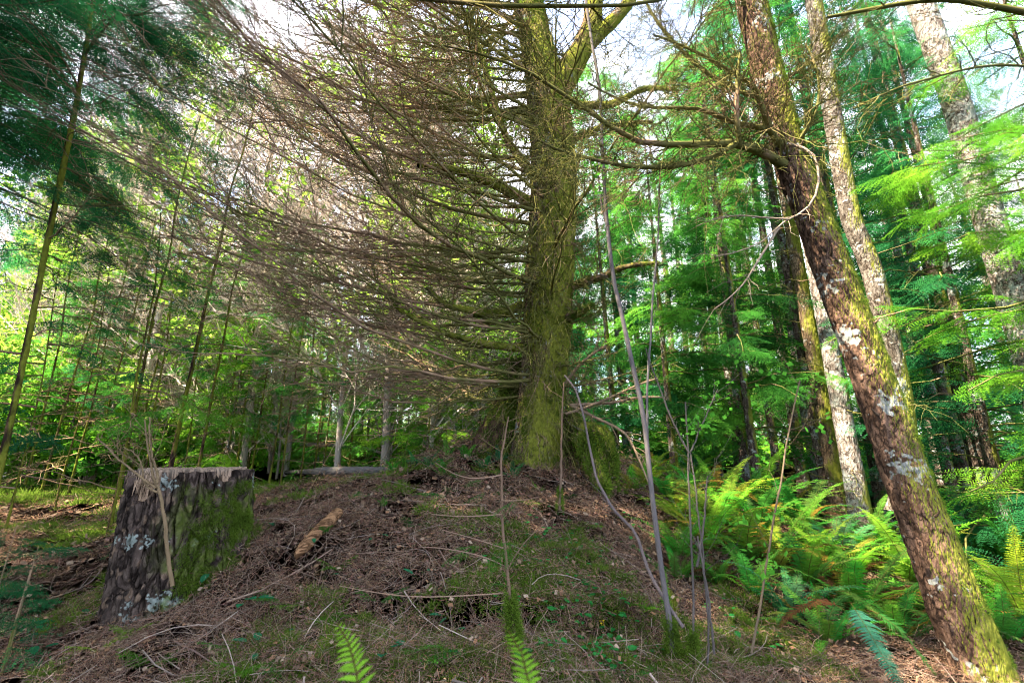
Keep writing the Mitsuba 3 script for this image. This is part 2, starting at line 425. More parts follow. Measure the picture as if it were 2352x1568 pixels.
for s in range(2):
    m = leaf_blob(30 + s, 60, .17, .34)
    for nm, b in (('green', 'needle_green'), ('bright', 'needle_bright'), ('spring', 'leaf_spring')):
        shapegroup(f'leaf_blob_{nm}_{s}', m, b)
NEAR = lambda c: [f'spray_near_{c}_{s}' for s in range(3)]
FAR = lambda c: [f'spray_far_{c}_{s}' for s in range(3)]
BLOB = lambda c: [f'leaf_blob_{c}_{s}' for s in range(2)]


# ------------------------------------------------------------------ trees
def limbs_of(rng, pr, n, f0, f1, Lmax, Ltop, up=(.0, .25), droop=-.35, az=None, k=7):
    f = f0 + (f1 - f0) * (np.arange(n) + rng.random(n)) / n
    q = at_path(pr, f)
    phi = rng.uniform(0, 2 * np.pi, n) if az is None else np.radians(rng.uniform(*az, n))
    L = (Lmax + (Ltop - Lmax) * (f - f0) / max(f1 - f0, 1e-6)) * rng.uniform(.6, 1.1, n)
    e = rng.uniform(*up, n)
    d = np.stack([np.cos(phi) * np.cos(e), np.sin(phi) * np.cos(e), np.sin(e)], -1)
    s = np.linspace(0, 1, k)
    C = q[:, None, :3] + d[:, None] * (s[None, :, None] * L[:, None, None])
    C[..., 2] += droop * L[:, None] * s ** 2
    w = np.cumsum(rng.normal(0, .02, (n, k, 3)), 1) * L[:, None, None]
    return C + (w - w[:, :1]), L


def conifer(pr, bark, sides, step, nl, f0, f1, Lmax, Ltop, per, scale, groups, seed, label, group=None, az=None, droop=-.3, dead=0, name='conifer_tree', plates=0.0, flare=.5, cat='tree', dead_f=(0.03, .45), rough=.03, twigcol='twig_bsdf', deadL=1.3, limb_r=1.0):
    rng = np.random.default_rng(seed); key = numbered(name)
    tag(key, label, cat, group)
    put(f'{key}__trunk', trunk_mesh(pr, sides, step, flare, 5, rough, plates, seed), bark)
    parts = []
    if nl:
        C, L = limbs_of(rng, pr, nl, f0, f1, Lmax, Ltop, droop=droop, az=az)
        parts.append(tubes(C, np.linspace(1, .25, 7)[None] * limb_r * (.006 + .007 * L[:, None]), 4))
        counts = np.maximum(2, (per * L / Lmax)).astype(int)
        S, idx, t = spawn(rng, C, counts, .12, 1.0, (.35, 1.15), .35, lambda pl, t, r: np.ones(len(t)), 2)
        d = unit(S[:, 1] - S[:, 0]); d[:, 2] -= .18
        sc = scale * (1.15 - .45 * t) * rng.uniform(.7, 1.2, len(t))
        M = frames(S[:, 0], d, sc, rng.normal(0, .35, len(t)))
        tip = unit(C[:, -1] - C[:, -2]); M2 = frames(C[:, -2], tip, scale * .9, rng.normal(0, .2, nl))
        scatter(f'{key}__crown', groups, np.concatenate([M, M2]), rng)
    if dead:
        D, L = limbs_of(rng, pr, dead, dead_f[0], dead_f[1], deadL, deadL * .9, up=(-.25, .35), droop=-.1)
        E, idx, t = spawn(rng, D, 7, .2, 1, (.4, 1.1), .6, lambda pl, t, r: pl * r.uniform(.15, .5, len(t)) * (1.1 - .6 * t), 4, .05, .05)
        E2, _, _ = spawn(rng, E, 3, .2, 1, (.4, 1.1), .8, lambda pl, t, r: pl * r.uniform(.2, .6, len(t)), 3, .0, .06)
        parts += [tubes(D, np.linspace(1, .2, 7)[None] * (.005 + .005 * L[:, None]), 4), tubes(E, [.0040, .003, .0025, .0012], 3), tubes(E2, [.0022, .0018, .001], 3)]
    if parts:
        put(f'{key}__branches', join(parts), twigcol); labels[f'{key}__branches'] = {'kind': 'stuff'}
    return key


def vert(u, v, y, H, px0, taper=.25, lean=(0, 0), sink=.2, k=7, wob=.0, seed=0):
    """Path of a stem that stands at (u, v) at depth y."""
    b = Y(u, v, y); r0 = rpx(px0, b); rng = np.random.default_rng(seed + 991)
    s = np.linspace(0, 1, k)
    w = np.cumsum(rng.normal(0, wob, (k, 2)), 0)
    return np.stack([b[0] + lean[0] * H * s + w[:, 0] * s, b[1] + lean[1] * H * s + w[:, 1] * s, b[2] - sink + (H + sink) * s, r0 * (1 - (1 - taper) * s)], 1)


# the big spruce on the mound
YT = 7.0
def tp(u, v, px, y=YT):
    q = Y(u, v, y); return [*q, rpx(px, q)]
MAIN = [tp(1226, 1120, 132), tp(1230, 1040, 112), tp(1238, 960, 104), tp(1250, 850, 106), tp(1258, 700, 110), tp(1268, 520, 106), tp(1272, 400, 100), tp(1262, 260, 98), tp(1236, 120, 74), tp(1212, 0, 62), tp(1190, -160, 55), tp(1176, -420, 44)]
tag('mossy_spruce', 'big mossy spruce on the mound with a web of bare sweeping branches', 'tree')
put('mossy_spruce__trunk', trunk_mesh(MAIN, 150, .022, .06, 7, .06, .014, 3), 'bark_main')
FORK = [tp(1268, 260, 60), tp(1300, 175, 58), tp(1338, 110, 50), tp(1362, 40, 42), tp(1366, -60, 38), tp(1370, -300, 30)]
put('mossy_spruce__limb', trunk_mesh(FORK, 40, .04, 0, 5, .05, .008, 5), 'bark_main')
FORK2 = [tp(1330, 120, 40), tp(1375, 78, 34), tp(1425, 30, 28), tp(1480, -60, 24), tp(1530, -200, 18)]
put('mossy_spruce__limb_001', trunk_mesh(FORK2, 32, .04, 0, 5, .05, .006, 6), 'bark_main')
labels['mossy_spruce__limb'] = {'label': 'mossy upright fork limb beside the upper trunk'}

rng = np.random.default_rng(77)
main = np.array(MAIN)
nb = 0


def web_branch(key, C, r0, n2, n3, n4, seed, len2=.30, fine=True):
    """One bare branch with its side twigs (a part) and its finest twigs (a sub-part)."""
    r = np.random.default_rng(seed)
    k = C.shape[0]
    L = np.linalg.norm(np.diff(C, axis=0), axis=1).sum()
    S, idx, t = spawn(r, C[None], n2, .06, .97, (.20, .95), .6, lambda pl, t, r: pl * len2 * r.choice([.4, .75, 1.0, 1.35], len(t)) * r.uniform(.7, 1.1, len(t)) * (1.15 - .75 * t), 7, .10, .045, .9)
    Q, i2, _ = spawn(r, S, n3, .08, 1.0, (.30, .95), .7, lambda pl, t, r: np.minimum(pl * r.uniform(.2, .6, len(t)), .7), 4, .04, .05)
    put(key, join([tubes(C, r0 * np.linspace(1, .18, k) ** 1.1, 7), tubes(S, (.0088 - .0042 * t)[:, None] * np.linspace(1, .35, 7)[None] * min(1.2, .6 + L / 6), 4)]), 'twig_bsdf')
    m = [tubes(Q, [.0040, .0035, .0028, .0014], 3)]
    if n4:
        Z, _, _ = spawn(r, Q, n4, .1, 1.0, (.5, 1.3), 1.0, lambda pl, t, r: pl * r.uniform(.3, .8, len(t)), 3, -.25, .06)
        m.append(tubes(Z, [.0028, .0024, .0013], 3))
    put(key + '__twigs', join(m), 'twig_bsdf'); labels[key + '__twigs'] = {'kind': 'stuff'}


def sweep_curve(o, phi, L, a, b, k, r, bend=.0):
    s = np.linspace(0, 1, k); ph = phi + bend * s
    d = np.stack([np.cos(ph), np.sin(ph)], -1); xy = np.cumsum(d, 0) * (L / k)
    C = np.stack([o[0] + xy[:, 0] - xy[0, 0], o[1] + xy[:, 1] - xy[0, 1], o[2] + L * (-a * s + b * s ** 2)], -1)
    w = np.cumsum(r.normal(0, .017, (k, 3)), 0) * L
    return C + (w - w[:1]) * s[:, None]


NB = 104
for b in range(NB):
    f = .095 + .635 * ((b + rng.random()) / NB) ** 1.12
    q = at_path(main, np.array([f]))[0]
    u = rng.random()
    phi = math.radians(rng.uniform(178, 236) if u < .62 else rng.uniform(236, 278) if u < .74 else rng.uniform(120, 178) if u < .90 else rng.uniform(-60, 60))
    left = u < .90
    L = rng.uniform(3.4, 6.8) + 1.0 * (f > .33) if left else rng.uniform(1.0, 2.4)
    if math.degrees(phi) > 236: L *= .7
    if u < .62 and f > .33: phi = math.radians(rng.uniform(172, 226))
    low = np.clip((4.2 - q[2]) / 2.2, 0, 1)
    a, bb = rng.uniform(.06, .22) + .06 * low, rng.uniform(.18, .46) - .05 * low
    C = sweep_curve(q[:3], phi, L, a, bb, 12, rng, rng.normal(-.12, .22))
    web_branch(f'mossy_spruce__branch_{b:03d}' if b else 'mossy_spruce__branch', C, rng.uniform(.015, .034) * (L / 4.5) ** .5, int(4 + L * 3.5), 5, 1 if low > .3 or b % 4 == 0 else 0, 1000 + b, .42)

# hanging mossy strands, stubs and whiskers around the trunk
S = []
for k in range(640):
    f = rng.uniform(.05, .62); q = at_path(main, np.array([f]))[0]; ph = rng.uniform(math.radians(150), math.radians(390)); rr = q[3] * 1.0
    o = q[:3] + rr * np.array([math.cos(ph), math.sin(ph), 0]); L = rng.uniform(.15, .9)
    d = np.array([math.cos(ph) * .5 + rng.normal(0, .35), math.sin(ph) * .5 + rng.normal(0, .35), rng.normal(-.25, .45)])
    s = np.linspace(0, 1, 7); c = o + d * (s * L)[:, None]; c[:, 2] -= .5 * L * s ** 2
    w = np.cumsum(rng.normal(0, .03, (7, 3)), 0) * L; S.append(c + w - w[:1])
S = np.array(S); S2, _, _ = spawn(rng, S, 4, .1, 1, (.4, 1.3), 1, lambda pl, t, r: pl * r.uniform(.2, .6, len(t)), 4, -.2, .06)
put('mossy_spruce__whiskers', join([tubes(S, [.007, .006, .0055, .005, .004, .003, .0015], 4), tubes(S2, [.0035, .003, .0025, .0014], 3)]), 'twig_bsdf')
labels['mossy_spruce__whiskers'] = {'kind': 'stuff', 'label': 'thin dead whisker twigs hanging around the mossy trunk'}


def tuft_mesh(seed, n, L, w, spread):
    r = np.random.default_rng(seed)
    p = np.c_[r.normal(0, spread, (n, 2)), np.zeros(n)]
    d = unit(np.c_[p[:, :2] / spread * .45 + r.normal(0, .3, (n, 2)), np.ones(n) * .8]); s = unit(np.cross(d, r.normal(size=(n, 3))))
    l = L * r.uniform(.5, 1.2, (n, 1))
    q = np.stack([p - s * w, p + s * w, p + d * l + [0, 0, 0]], 1)
    return q.reshape(-1, 3), np.arange(n * 3).reshape(-1, 3)


shapegroup('moss_tuft_a', tuft_mesh(1, 46, .045, .004, .028), 'moss_bsdf')
shapegroup('moss_tuft_b', tuft_mesh(2, 60, .060, .005, .040), 'moss_bsdf')
shapegroup('moss_tuft_c', tuft_mesh(3, 40, .09, .004, .02), 'moss_bsdf')


def moss_on_stem(prefix, pr, n, side, seed, scale=(.5, 1.1), f=(0, 1), sd=.55):
    """Fuzzy tufts on the side of a stem that moss grows on; side in degrees around z."""
    r = np.random.default_rng(seed); q = at_path(pr, r.uniform(*f, n)); ph = np.radians(side) + r.normal(0, sd, n)
    d = np.stack([np.cos(ph), np.sin(ph), np.zeros(n) + r.normal(0, .15, n)], -1)
    pos = q[:, :3] + d * (q[:, 3:] * .97)
    M = frames(pos, unit(np.cross(d, r.normal(size=(n, 3)))), r.uniform(*scale, n), 0, d)
    # template z should follow the outward direction
    Z = unit(d); X = unit(np.cross(Z, r.normal(size=(n, 3)))); Yv = np.cross(Z, X); sc = r.uniform(*scale, n)[:, None]
    M[:, :3, 0], M[:, :3, 1], M[:, :3, 2] = X * sc, Yv * sc, Z * sc
    scatter(prefix, ['moss_tuft_a', 'moss_tuft_b'], M, r)


moss_on_stem('mossy_spruce__moss', MAIN, 1500, -50, 41, (.45, 1.0), (0, .7), 1.1)
labels['mossy_spruce__moss'] = {'kind': 'stuff'}
# thick mossy side limbs of the spruce
for j, (pts, px) in enumerate([([(1300, 662, 7), (1370, 640, 6.6), (1440, 612, 6.3), (1512, 604, 6.1)], (22, 8)), ([(1290, 735, 6.9), (1325, 722, 6.6), (1358, 700, 6.4)], (24, 9)),
                              ([(1240, 480, 7), (1150, 430, 6.5), (1060, 395, 6.0), (960, 380, 5.6)], (30, 12)), ([(1200, 700, 7), (1120, 720, 6.6), (1040, 705, 6.2), (980, 660, 6.0)], (22, 10)),
                              ([(1210, 800, 6.9), (1120, 790, 6.4), (1040, 770, 6.0), (900, 700, 5.5)], (20, 8)), ([(1240, 420, 7), (1170, 330, 6.8), (1120, 180, 6.6), (1080, 40, 6.5)], (18, 10)),
                              ([(1320, 240, 7), (1400, 240, 6.9), (1480, 205, 6.8), (1560, 210, 6.6)], (20, 8)), ([(1320, 320, 7), (1400, 290, 6.9), (1500, 280, 6.7)], (16, 8))]):
    pr = [[*Y(*c), rpx(px[0] + (px[1] - px[0]) * i / (len(pts) - 1), Y(*c))] for i, c in enumerate(pts)]
    C = spline(pr, 12)
    k = f'mossy_spruce__limb_{j + 2:03d}'
    put(k, trunk_mesh(pr, 14, .03, 0, 5, .06, 0, 50 + j), 'bark_main')
    moss_on_stem(k + '__moss', pr, 60, -90, 60 + j, (.4, .9), (0, 1), 2.0)
    labels[k + '__moss'] = {'kind': 'stuff'}
    E, _, t = spawn(np.random.default_rng(70 + j), C[None, :, :3], 22, .1, 1, (.4, 1.2), .9, lambda pl, t, r: r.uniform(.2, .7, len(t)), 5, .05, .05)
    E2, _, _ = spawn(np.random.default_rng(80 + j), E, 6, .1, 1, (.4, 1.1), .9, lambda pl, t, r: pl * r.uniform(.2, .6, len(t)), 3, .0, .05)
    put(k + '__twigs', join([tubes(E, [.008, .007, .006, .004, .002], 4), tubes(E2, [.004, .0032, .0016], 3)]), 'twig_bsdf'); labels[k + '__twigs'] = {'kind': 'stuff'}

# the leaning tree
LEAN = [[*Y(u, v, y), 0] for u, v, y in [(2290, 1640, 3.42), (2258, 1545, 3.44), (2190, 1380, 3.46), (2098, 1140, 3.5), (2015, 900, 3.52), (1935, 680, 3.55), (1868, 500, 3.58), (1822, 380, 3.58), (1782, 240, 3.6), (1738, 60, 3.6), (1710, -60, 3.6), (1660, -330, 3.6), (1600, -800, 3.6)]]
for q, px in zip(LEAN, [124, 116, 104, 92, 80, 77, 71, 66, 62, 60, 57, 50, 32]): q[3] = rpx(px, q[:3])
tag('leaning_tree', 'stout leaning tree with red brown bark, pale lichen and a mossy upper side', 'tree')
put('leaning_tree__trunk', trunk_mesh(LEAN, 170, .014, 0, 5, .05, .006, 11, cell=.028), 'bark_lean')
moss_on_stem('leaning_tree__moss', LEAN, 2200, 5, 43, (.22, .5), (.0, .62), .6)
labels['leaning_tree__moss'] = {'kind': 'stuff', 'label': 'green moss along the upper side of the leaning trunk'}
LB = [([(1850, 415, 3.6), (1800, 378, 3.54), (1750, 350, 3.42), (1690, 330, 3.25), (1600, 332, 3.1), (1480, 328, 3.0), (1330, 240, 2.9), (1180, 150, 2.8), (1020, 105, 2.7)], 27, 4),
      ([(1815, 350, 3.6), (1775, 310, 3.45), (1752, 250, 3.36), (1728, 195, 3.3), (1680, 165, 3.2), (1600, 120, 3.1), (1500, 80, 3.0)], 18, 4),
      ([(1700, 332, 3.2), (1692, 260, 3.1), (1694, 180, 3.05), (1700, 120, 3.0)], 14, 5),
      ([(1690, 330, 3.2), (1560, 380, 3.1), (1430, 380, 3.0), (1300, 350, 2.9), (1200, 300, 2.85)], 14, 4),
      ([(1815, 350, 3.58), (1850, 300, 3.4), (1878, 240, 3.3), (1880, 180, 3.3), (1850, 100, 3.3)], 9, 4),
      ([(1790, 190, 3.6), (1830, 165, 3.6), (1880, 130, 3.6), (1915, 110, 3.6)], 11, 4),
      ([(1740, 60, 3.6), (1690, -20, 3.5), (1600, -60, 3.4)], 14, 6),
      ([(1800, 310, 3.6), (1700, 285, 3.45), (1600, 250, 3.4), (1480, 245, 3.3), (1350, 190, 3.2)], 14, 4),
      ([(1770, 230, 3.6), (1660, 190, 3.6), (1560, 110, 3.6), (1480, 0, 3.6)], 14, 5)]
for j, (pts, p0, p1) in enumerate(LB):
    pr = np.array([[*Y(*c), rpx(p0 + (p1 - p0) * i / (len(pts) - 1), Y(*c))] for i, c in enumerate(pts)])
    C = spline(pr, 16); k = 'leaning_tree__branch' + (f'_{j:03d}' if j else '')
    r = np.random.default_rng(300 + j); L = np.linalg.norm(np.diff(C[:, :3], axis=0), axis=1).sum()
    n2 = int(10 + 24 * L)
    E, _, t = spawn(r, C[None, :, :3], n2, .06, 1, (.45, 1.2), .9, lambda pl, t, r: r.uniform(.15, .8, len(t)), 6, -.22, .05)
    E2, _, _ = spawn(r, E, 7, .1, 1, (.35, 1.0), .7, lambda pl, t, r: pl * r.uniform(.2, .6, len(t)), 4, -.02, .05)
    E3, _, _ = spawn(r, E2, 2, .1, 1, (.4, 1.0), .7, lambda pl, t, r: pl * r.uniform(.2, .5, len(t)), 3, -.02, .05)
    put(k, join([tubes(C[:, :3], C[:, 3], 8), tubes(E, (.0062 * (1.1 - .6 * t))[:, None] * np.array([[1, .8, .7, .55, .4, .2]]), 4)]), 'twig_bsdf')
    put(k + '__twigs', join([tubes(E2, [.0030, .0025, .0020, .0012], 3), tubes(E3, [.0019, .0016, .001], 3)]), 'twig_bsdf'); labels[k + '__twigs'] = {'kind': 'stuff'}
for j, (f_, ph, l_) in enumerate([(.10, -100, .07), (.16, -150, .10), (.22, -60, .06), (.27, -120, .12), (.33, 170, .14), (.36, -80, .05), (.44, -140, .10), (.50, 20, .16)]):
    q = at_path(LEAN, np.array([f_]))[0]; a = math.radians(ph); d = np.array([math.cos(a), math.sin(a), .25]); o = q[:3] + d * q[3] * .85
    v, f = tubes(np.array([o, o + d * l_ * .5, o + d * l_ + [0, 0, .02]]), [.014, .009, .005], 7); put('leaning_tree__stub' + (f'_{j:03d}' if j else ''), (v, f), 'twig_vc', True, np.tile([.12, .085, .06], (len(v), 1)))
PALE = [([(1812, 330, 3.3), (1872, 362, 3.15), (1880, 420, 3.1), (1852, 480, 3.05), (1800, 510, 3.0), (1740, 560, 2.95), (1640, 590, 2.9)], 7, 2), ([(1812, 503, 3.0), (1760, 500, 3.0), (1700, 495, 3.0), (1600, 520, 3.0)], 5, 2),
        ([(1790, 520, 3.0), (1740, 600, 2.95), (1700, 660, 2.9), (1640, 710, 2.9)], 6, 2)]
pp = []
for j, (pts, p0, p1) in enumerate(PALE):
    C = spline([[*Y(*c), rpx(p0 + (p1 - p0) * i / (len(pts) - 1), Y(*c))] for i, c in enumerate(pts)], 14)
    E, _, t = spawn(np.random.default_rng(330 + j), C[None, 5:, :3], 9, .1, 1, (.4, 1.0), .5, lambda pl, t, r: r.uniform(.1, .35, len(t)), 4, -.05, .06)
    pp += [tubes(C[:, :3], C[:, 3], 7), tubes(E, [.0028, .0022, .0016, .0008], 4)]
v, f = join(pp)
put('leaning_tree__dead_branch', (v, f), 'twig_vc', True, np.tile([.25, .20, .155], (len(v), 1)), label='pale curved dead branch hanging from the leaning trunk')

# ------------------------------------------------------------------ trunks behind, on the slope to the right
DG = 'trunks of the conifer stand behind the ferns'
def path(pts, px): return np.array([[*Y(*c), rpx(w, Y(*c))] for c, w in zip(pts, px)])
conifer(path([(2085, 1180, 6.6), (2060, 860, 6.6), (2008, 640, 6.6), (1950, 480, 6.6), (1905, 220, 6.6), (1868, 0, 6.6), (1830, -250, 6.6), (1770, -800, 6.6)], [46, 41, 40, 38, 35, 32, 28, 20]), 'bark_moss', 48, .05, 26, .45, 1, 2.0, 1.0, 6, .55, NEAR('green'), 501,
        'grey mossy trunk directly behind the leaning tree, leaning the same way', plates=.012, dead=14)
conifer(path([(2460, 1240, 6.4), (2352, 770, 6.4), (2300, 600, 6.4), (2200, 250, 6.4), (2112, 0, 6.4), (2040, -250, 6.4), (1960, -700, 6.4)], [62, 57, 54, 49, 45, 40, 27]), 'bark_pale', 56, .045, 20, .5, 1, 2.0, 1.2, 5, .6, NEAR('green'), 502,
        'thick grey lichen covered trunk leaning out at the top right of the frame', plates=.012, dead=10)
conifer(vert(1945, 1235, 8.6, 16, 42, lean=(-.015, 0), seed=1), 'bark_main', 40, .06, 30, .5, 1, 2.2, 1.0, 6, .7, FAR('green'), 503, 'mossy yellow green trunk beside the sunlit one behind the ferns', plates=.01, dead=16)
conifer(vert(1918, 1225, 8.9, 15, 28, lean=(-.022, 0), seed=2), 'bark_dark', 32, .06, 24, .5, 1, 2.0, 1.0, 6, .7, FAR('dark'), 504, 'slim brown trunk touching the mossy yellow green trunk', dead=16)
conifer(vert(1990, 1245, 8.0, 15, 46, lean=(.0, 0.02), seed=3), 'bark_pale', 40, .05, 26, .5, 1, 2.2, 1.0, 6, .7, FAR('dark'), 505, 'trunk with a bright sunlit face at the foot behind the ferns', plates=.01, dead=14)
conifer(vert(1888, 1170, 10.5, 16, 26, lean=(-.012, 0), seed=4), 'bark_pale', 28, .07, 24, .5, 1, 2.0, 1.0, 6, .75, FAR('green'), 506, 'slender pale grey trunk behind the fern bank', dead=22)
conifer(vert(1850, 1135, 12.0, 17, 25, lean=(-.015, 0), seed=5), 'bark_dark', 28, .08, 24, .5, 1, 2.2, 1.0, 6, .8, FAR('green'), 507, 'slim grey brown trunk left of the pale grey one', dead=30)
conifer(vert(2045, 1200, 9.5, 17, 42, lean=(-.01, 0), seed=6), 'bark_dark', 32, .07, 30, .3, 1, 2.4, 1.0, 6, .75, FAR('dark'), 508, 'dark trunk in shade just past the sunlit one', plates=.01, dead=14)
for j, (u, v, y, px, hh) in enumerate([(1790, 1110, 13, 18, 16), (1700, 1090, 14.5, 18, 15), (1650, 1080, 17, 16, 18), (2270, 1180, 10, 26, 16), (2320, 1200, 9.0, 24, 15), (2200, 1170, 13, 28, 18)]):
    conifer(vert(u, v, y, hh, px, lean=(-.01, 0), seed=20 + j), 'bark_dark', 20, .1, 26, .35, 1, 2.2, 1.0, 5, .8, FAR('dark' if j % 2 else 'green'), 520 + j,
            'slender dark trunk among shaded boughs of the stand behind the ferns', group=DG, dead=30 if j < 3 else 16)

# hemlocks: understory crowns that fill the right and the background
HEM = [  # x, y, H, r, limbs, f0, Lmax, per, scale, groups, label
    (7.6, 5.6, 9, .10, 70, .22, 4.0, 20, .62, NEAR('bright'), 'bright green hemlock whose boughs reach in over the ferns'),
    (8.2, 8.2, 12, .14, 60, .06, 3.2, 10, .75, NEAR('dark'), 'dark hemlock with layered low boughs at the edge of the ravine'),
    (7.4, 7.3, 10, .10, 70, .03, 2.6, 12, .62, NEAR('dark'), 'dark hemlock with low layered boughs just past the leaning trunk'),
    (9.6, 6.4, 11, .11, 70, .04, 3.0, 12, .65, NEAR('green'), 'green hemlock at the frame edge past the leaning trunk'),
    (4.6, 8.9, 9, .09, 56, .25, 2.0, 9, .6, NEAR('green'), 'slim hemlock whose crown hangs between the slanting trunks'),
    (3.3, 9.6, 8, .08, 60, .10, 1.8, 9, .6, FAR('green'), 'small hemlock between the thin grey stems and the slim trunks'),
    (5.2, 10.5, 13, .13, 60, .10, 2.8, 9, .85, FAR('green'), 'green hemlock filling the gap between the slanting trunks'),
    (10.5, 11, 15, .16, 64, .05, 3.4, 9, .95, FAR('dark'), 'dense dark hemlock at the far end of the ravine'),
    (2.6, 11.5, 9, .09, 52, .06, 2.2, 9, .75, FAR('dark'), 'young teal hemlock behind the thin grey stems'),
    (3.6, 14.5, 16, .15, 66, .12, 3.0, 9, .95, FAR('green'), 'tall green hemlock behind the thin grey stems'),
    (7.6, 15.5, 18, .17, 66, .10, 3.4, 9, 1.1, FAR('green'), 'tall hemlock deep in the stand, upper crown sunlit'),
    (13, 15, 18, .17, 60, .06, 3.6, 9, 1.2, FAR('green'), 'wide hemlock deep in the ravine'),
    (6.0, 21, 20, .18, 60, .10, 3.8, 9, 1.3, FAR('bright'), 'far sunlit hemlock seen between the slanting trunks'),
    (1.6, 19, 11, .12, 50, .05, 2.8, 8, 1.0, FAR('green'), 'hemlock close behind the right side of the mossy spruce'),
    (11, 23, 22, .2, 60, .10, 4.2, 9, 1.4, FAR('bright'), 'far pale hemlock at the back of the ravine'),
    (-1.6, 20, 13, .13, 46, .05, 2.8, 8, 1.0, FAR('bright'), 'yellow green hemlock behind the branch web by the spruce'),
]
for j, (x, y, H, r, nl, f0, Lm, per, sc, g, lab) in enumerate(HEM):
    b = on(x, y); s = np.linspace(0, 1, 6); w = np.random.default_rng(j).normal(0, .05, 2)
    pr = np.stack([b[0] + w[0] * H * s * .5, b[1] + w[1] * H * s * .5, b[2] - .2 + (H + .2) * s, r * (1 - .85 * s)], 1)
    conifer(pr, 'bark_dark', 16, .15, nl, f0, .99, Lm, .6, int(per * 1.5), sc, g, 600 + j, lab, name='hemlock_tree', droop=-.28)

for j, (x, y, H, g) in enumerate([(-3.4, 12.5, 5.0, 'green'), (-2.0, 11.0, 3.4, 'bright'), (-5.2, 13.0, 6.0, 'green'), (-1.0, 14.0, 5.0, 'bright'), (-7.0, 11.5, 4.5, 'bright'), (-8.6, 13.0, 6.5, 'green'), (-4.2, 15.5, 7.0, 'bright'), (-10.5, 11.0, 5.5, 'green'), (-6.4, 15.5, 7.5, 'green'), (-2.6, 16.5, 8.0, 'green'), (-12.5, 14.0, 9.0, 'bright'), (-9.5, 17.0, 9.5, 'green')]):
    b = on(x, y); s = np.linspace(0, 1, 6)
    conifer(np.stack([b[0] + .02 * H * s, b[1] + 0 * s, b[2] - .1 + H * s, .03 * (1.1 - s)], 1), 'bark_dark', 10, .15, 40, .05, .99, 1.5, .4, 6, .55, FAR(g), 660 + j, 'feathery light green young hemlock beyond the clearing', group='young hemlocks beyond the clearing', name='hemlock_tree', flare=.1)

# near hemlock boughs at the top left, their stems stand at the frame's edge
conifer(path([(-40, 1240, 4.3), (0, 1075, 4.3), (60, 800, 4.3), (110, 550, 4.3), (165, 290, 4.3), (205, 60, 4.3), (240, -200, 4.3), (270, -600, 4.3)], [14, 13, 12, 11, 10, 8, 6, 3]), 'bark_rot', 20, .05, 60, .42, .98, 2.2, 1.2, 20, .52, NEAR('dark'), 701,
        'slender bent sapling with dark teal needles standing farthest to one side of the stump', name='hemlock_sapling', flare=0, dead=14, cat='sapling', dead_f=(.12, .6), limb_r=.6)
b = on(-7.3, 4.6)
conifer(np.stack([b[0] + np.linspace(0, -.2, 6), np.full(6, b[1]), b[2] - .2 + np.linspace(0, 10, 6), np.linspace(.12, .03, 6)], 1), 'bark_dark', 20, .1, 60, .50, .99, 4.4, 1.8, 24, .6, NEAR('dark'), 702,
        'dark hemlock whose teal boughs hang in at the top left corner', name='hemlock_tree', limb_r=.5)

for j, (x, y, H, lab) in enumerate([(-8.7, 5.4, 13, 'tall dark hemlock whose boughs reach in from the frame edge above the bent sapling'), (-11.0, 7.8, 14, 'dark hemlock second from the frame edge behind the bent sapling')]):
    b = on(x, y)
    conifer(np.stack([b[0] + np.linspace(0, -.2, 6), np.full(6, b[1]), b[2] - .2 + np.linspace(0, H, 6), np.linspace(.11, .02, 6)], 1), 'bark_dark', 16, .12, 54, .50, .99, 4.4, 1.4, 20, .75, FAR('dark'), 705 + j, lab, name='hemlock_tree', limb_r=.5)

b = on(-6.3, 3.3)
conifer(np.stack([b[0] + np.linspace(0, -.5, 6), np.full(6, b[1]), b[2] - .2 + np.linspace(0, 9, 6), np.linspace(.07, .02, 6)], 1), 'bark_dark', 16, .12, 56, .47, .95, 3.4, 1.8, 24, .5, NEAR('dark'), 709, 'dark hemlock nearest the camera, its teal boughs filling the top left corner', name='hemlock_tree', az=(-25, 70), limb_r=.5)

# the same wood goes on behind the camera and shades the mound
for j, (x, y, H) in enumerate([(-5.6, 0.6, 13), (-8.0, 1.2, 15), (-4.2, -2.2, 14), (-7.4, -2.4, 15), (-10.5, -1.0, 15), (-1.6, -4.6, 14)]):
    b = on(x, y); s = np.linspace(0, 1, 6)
    conifer(np.stack([b[0] + 0 * s, b[1] + 0 * s, b[2] - .2 + H * s, .15 * (1.1 - s)], 1), 'bark_dark', 12, .25, 60, .36, .99, 2.9, .7, 11, 1.0, FAR('dark'), 730 + j, 'hemlock of the wood standing behind the camera', group='hemlocks behind the camera', name='hemlock_tree')

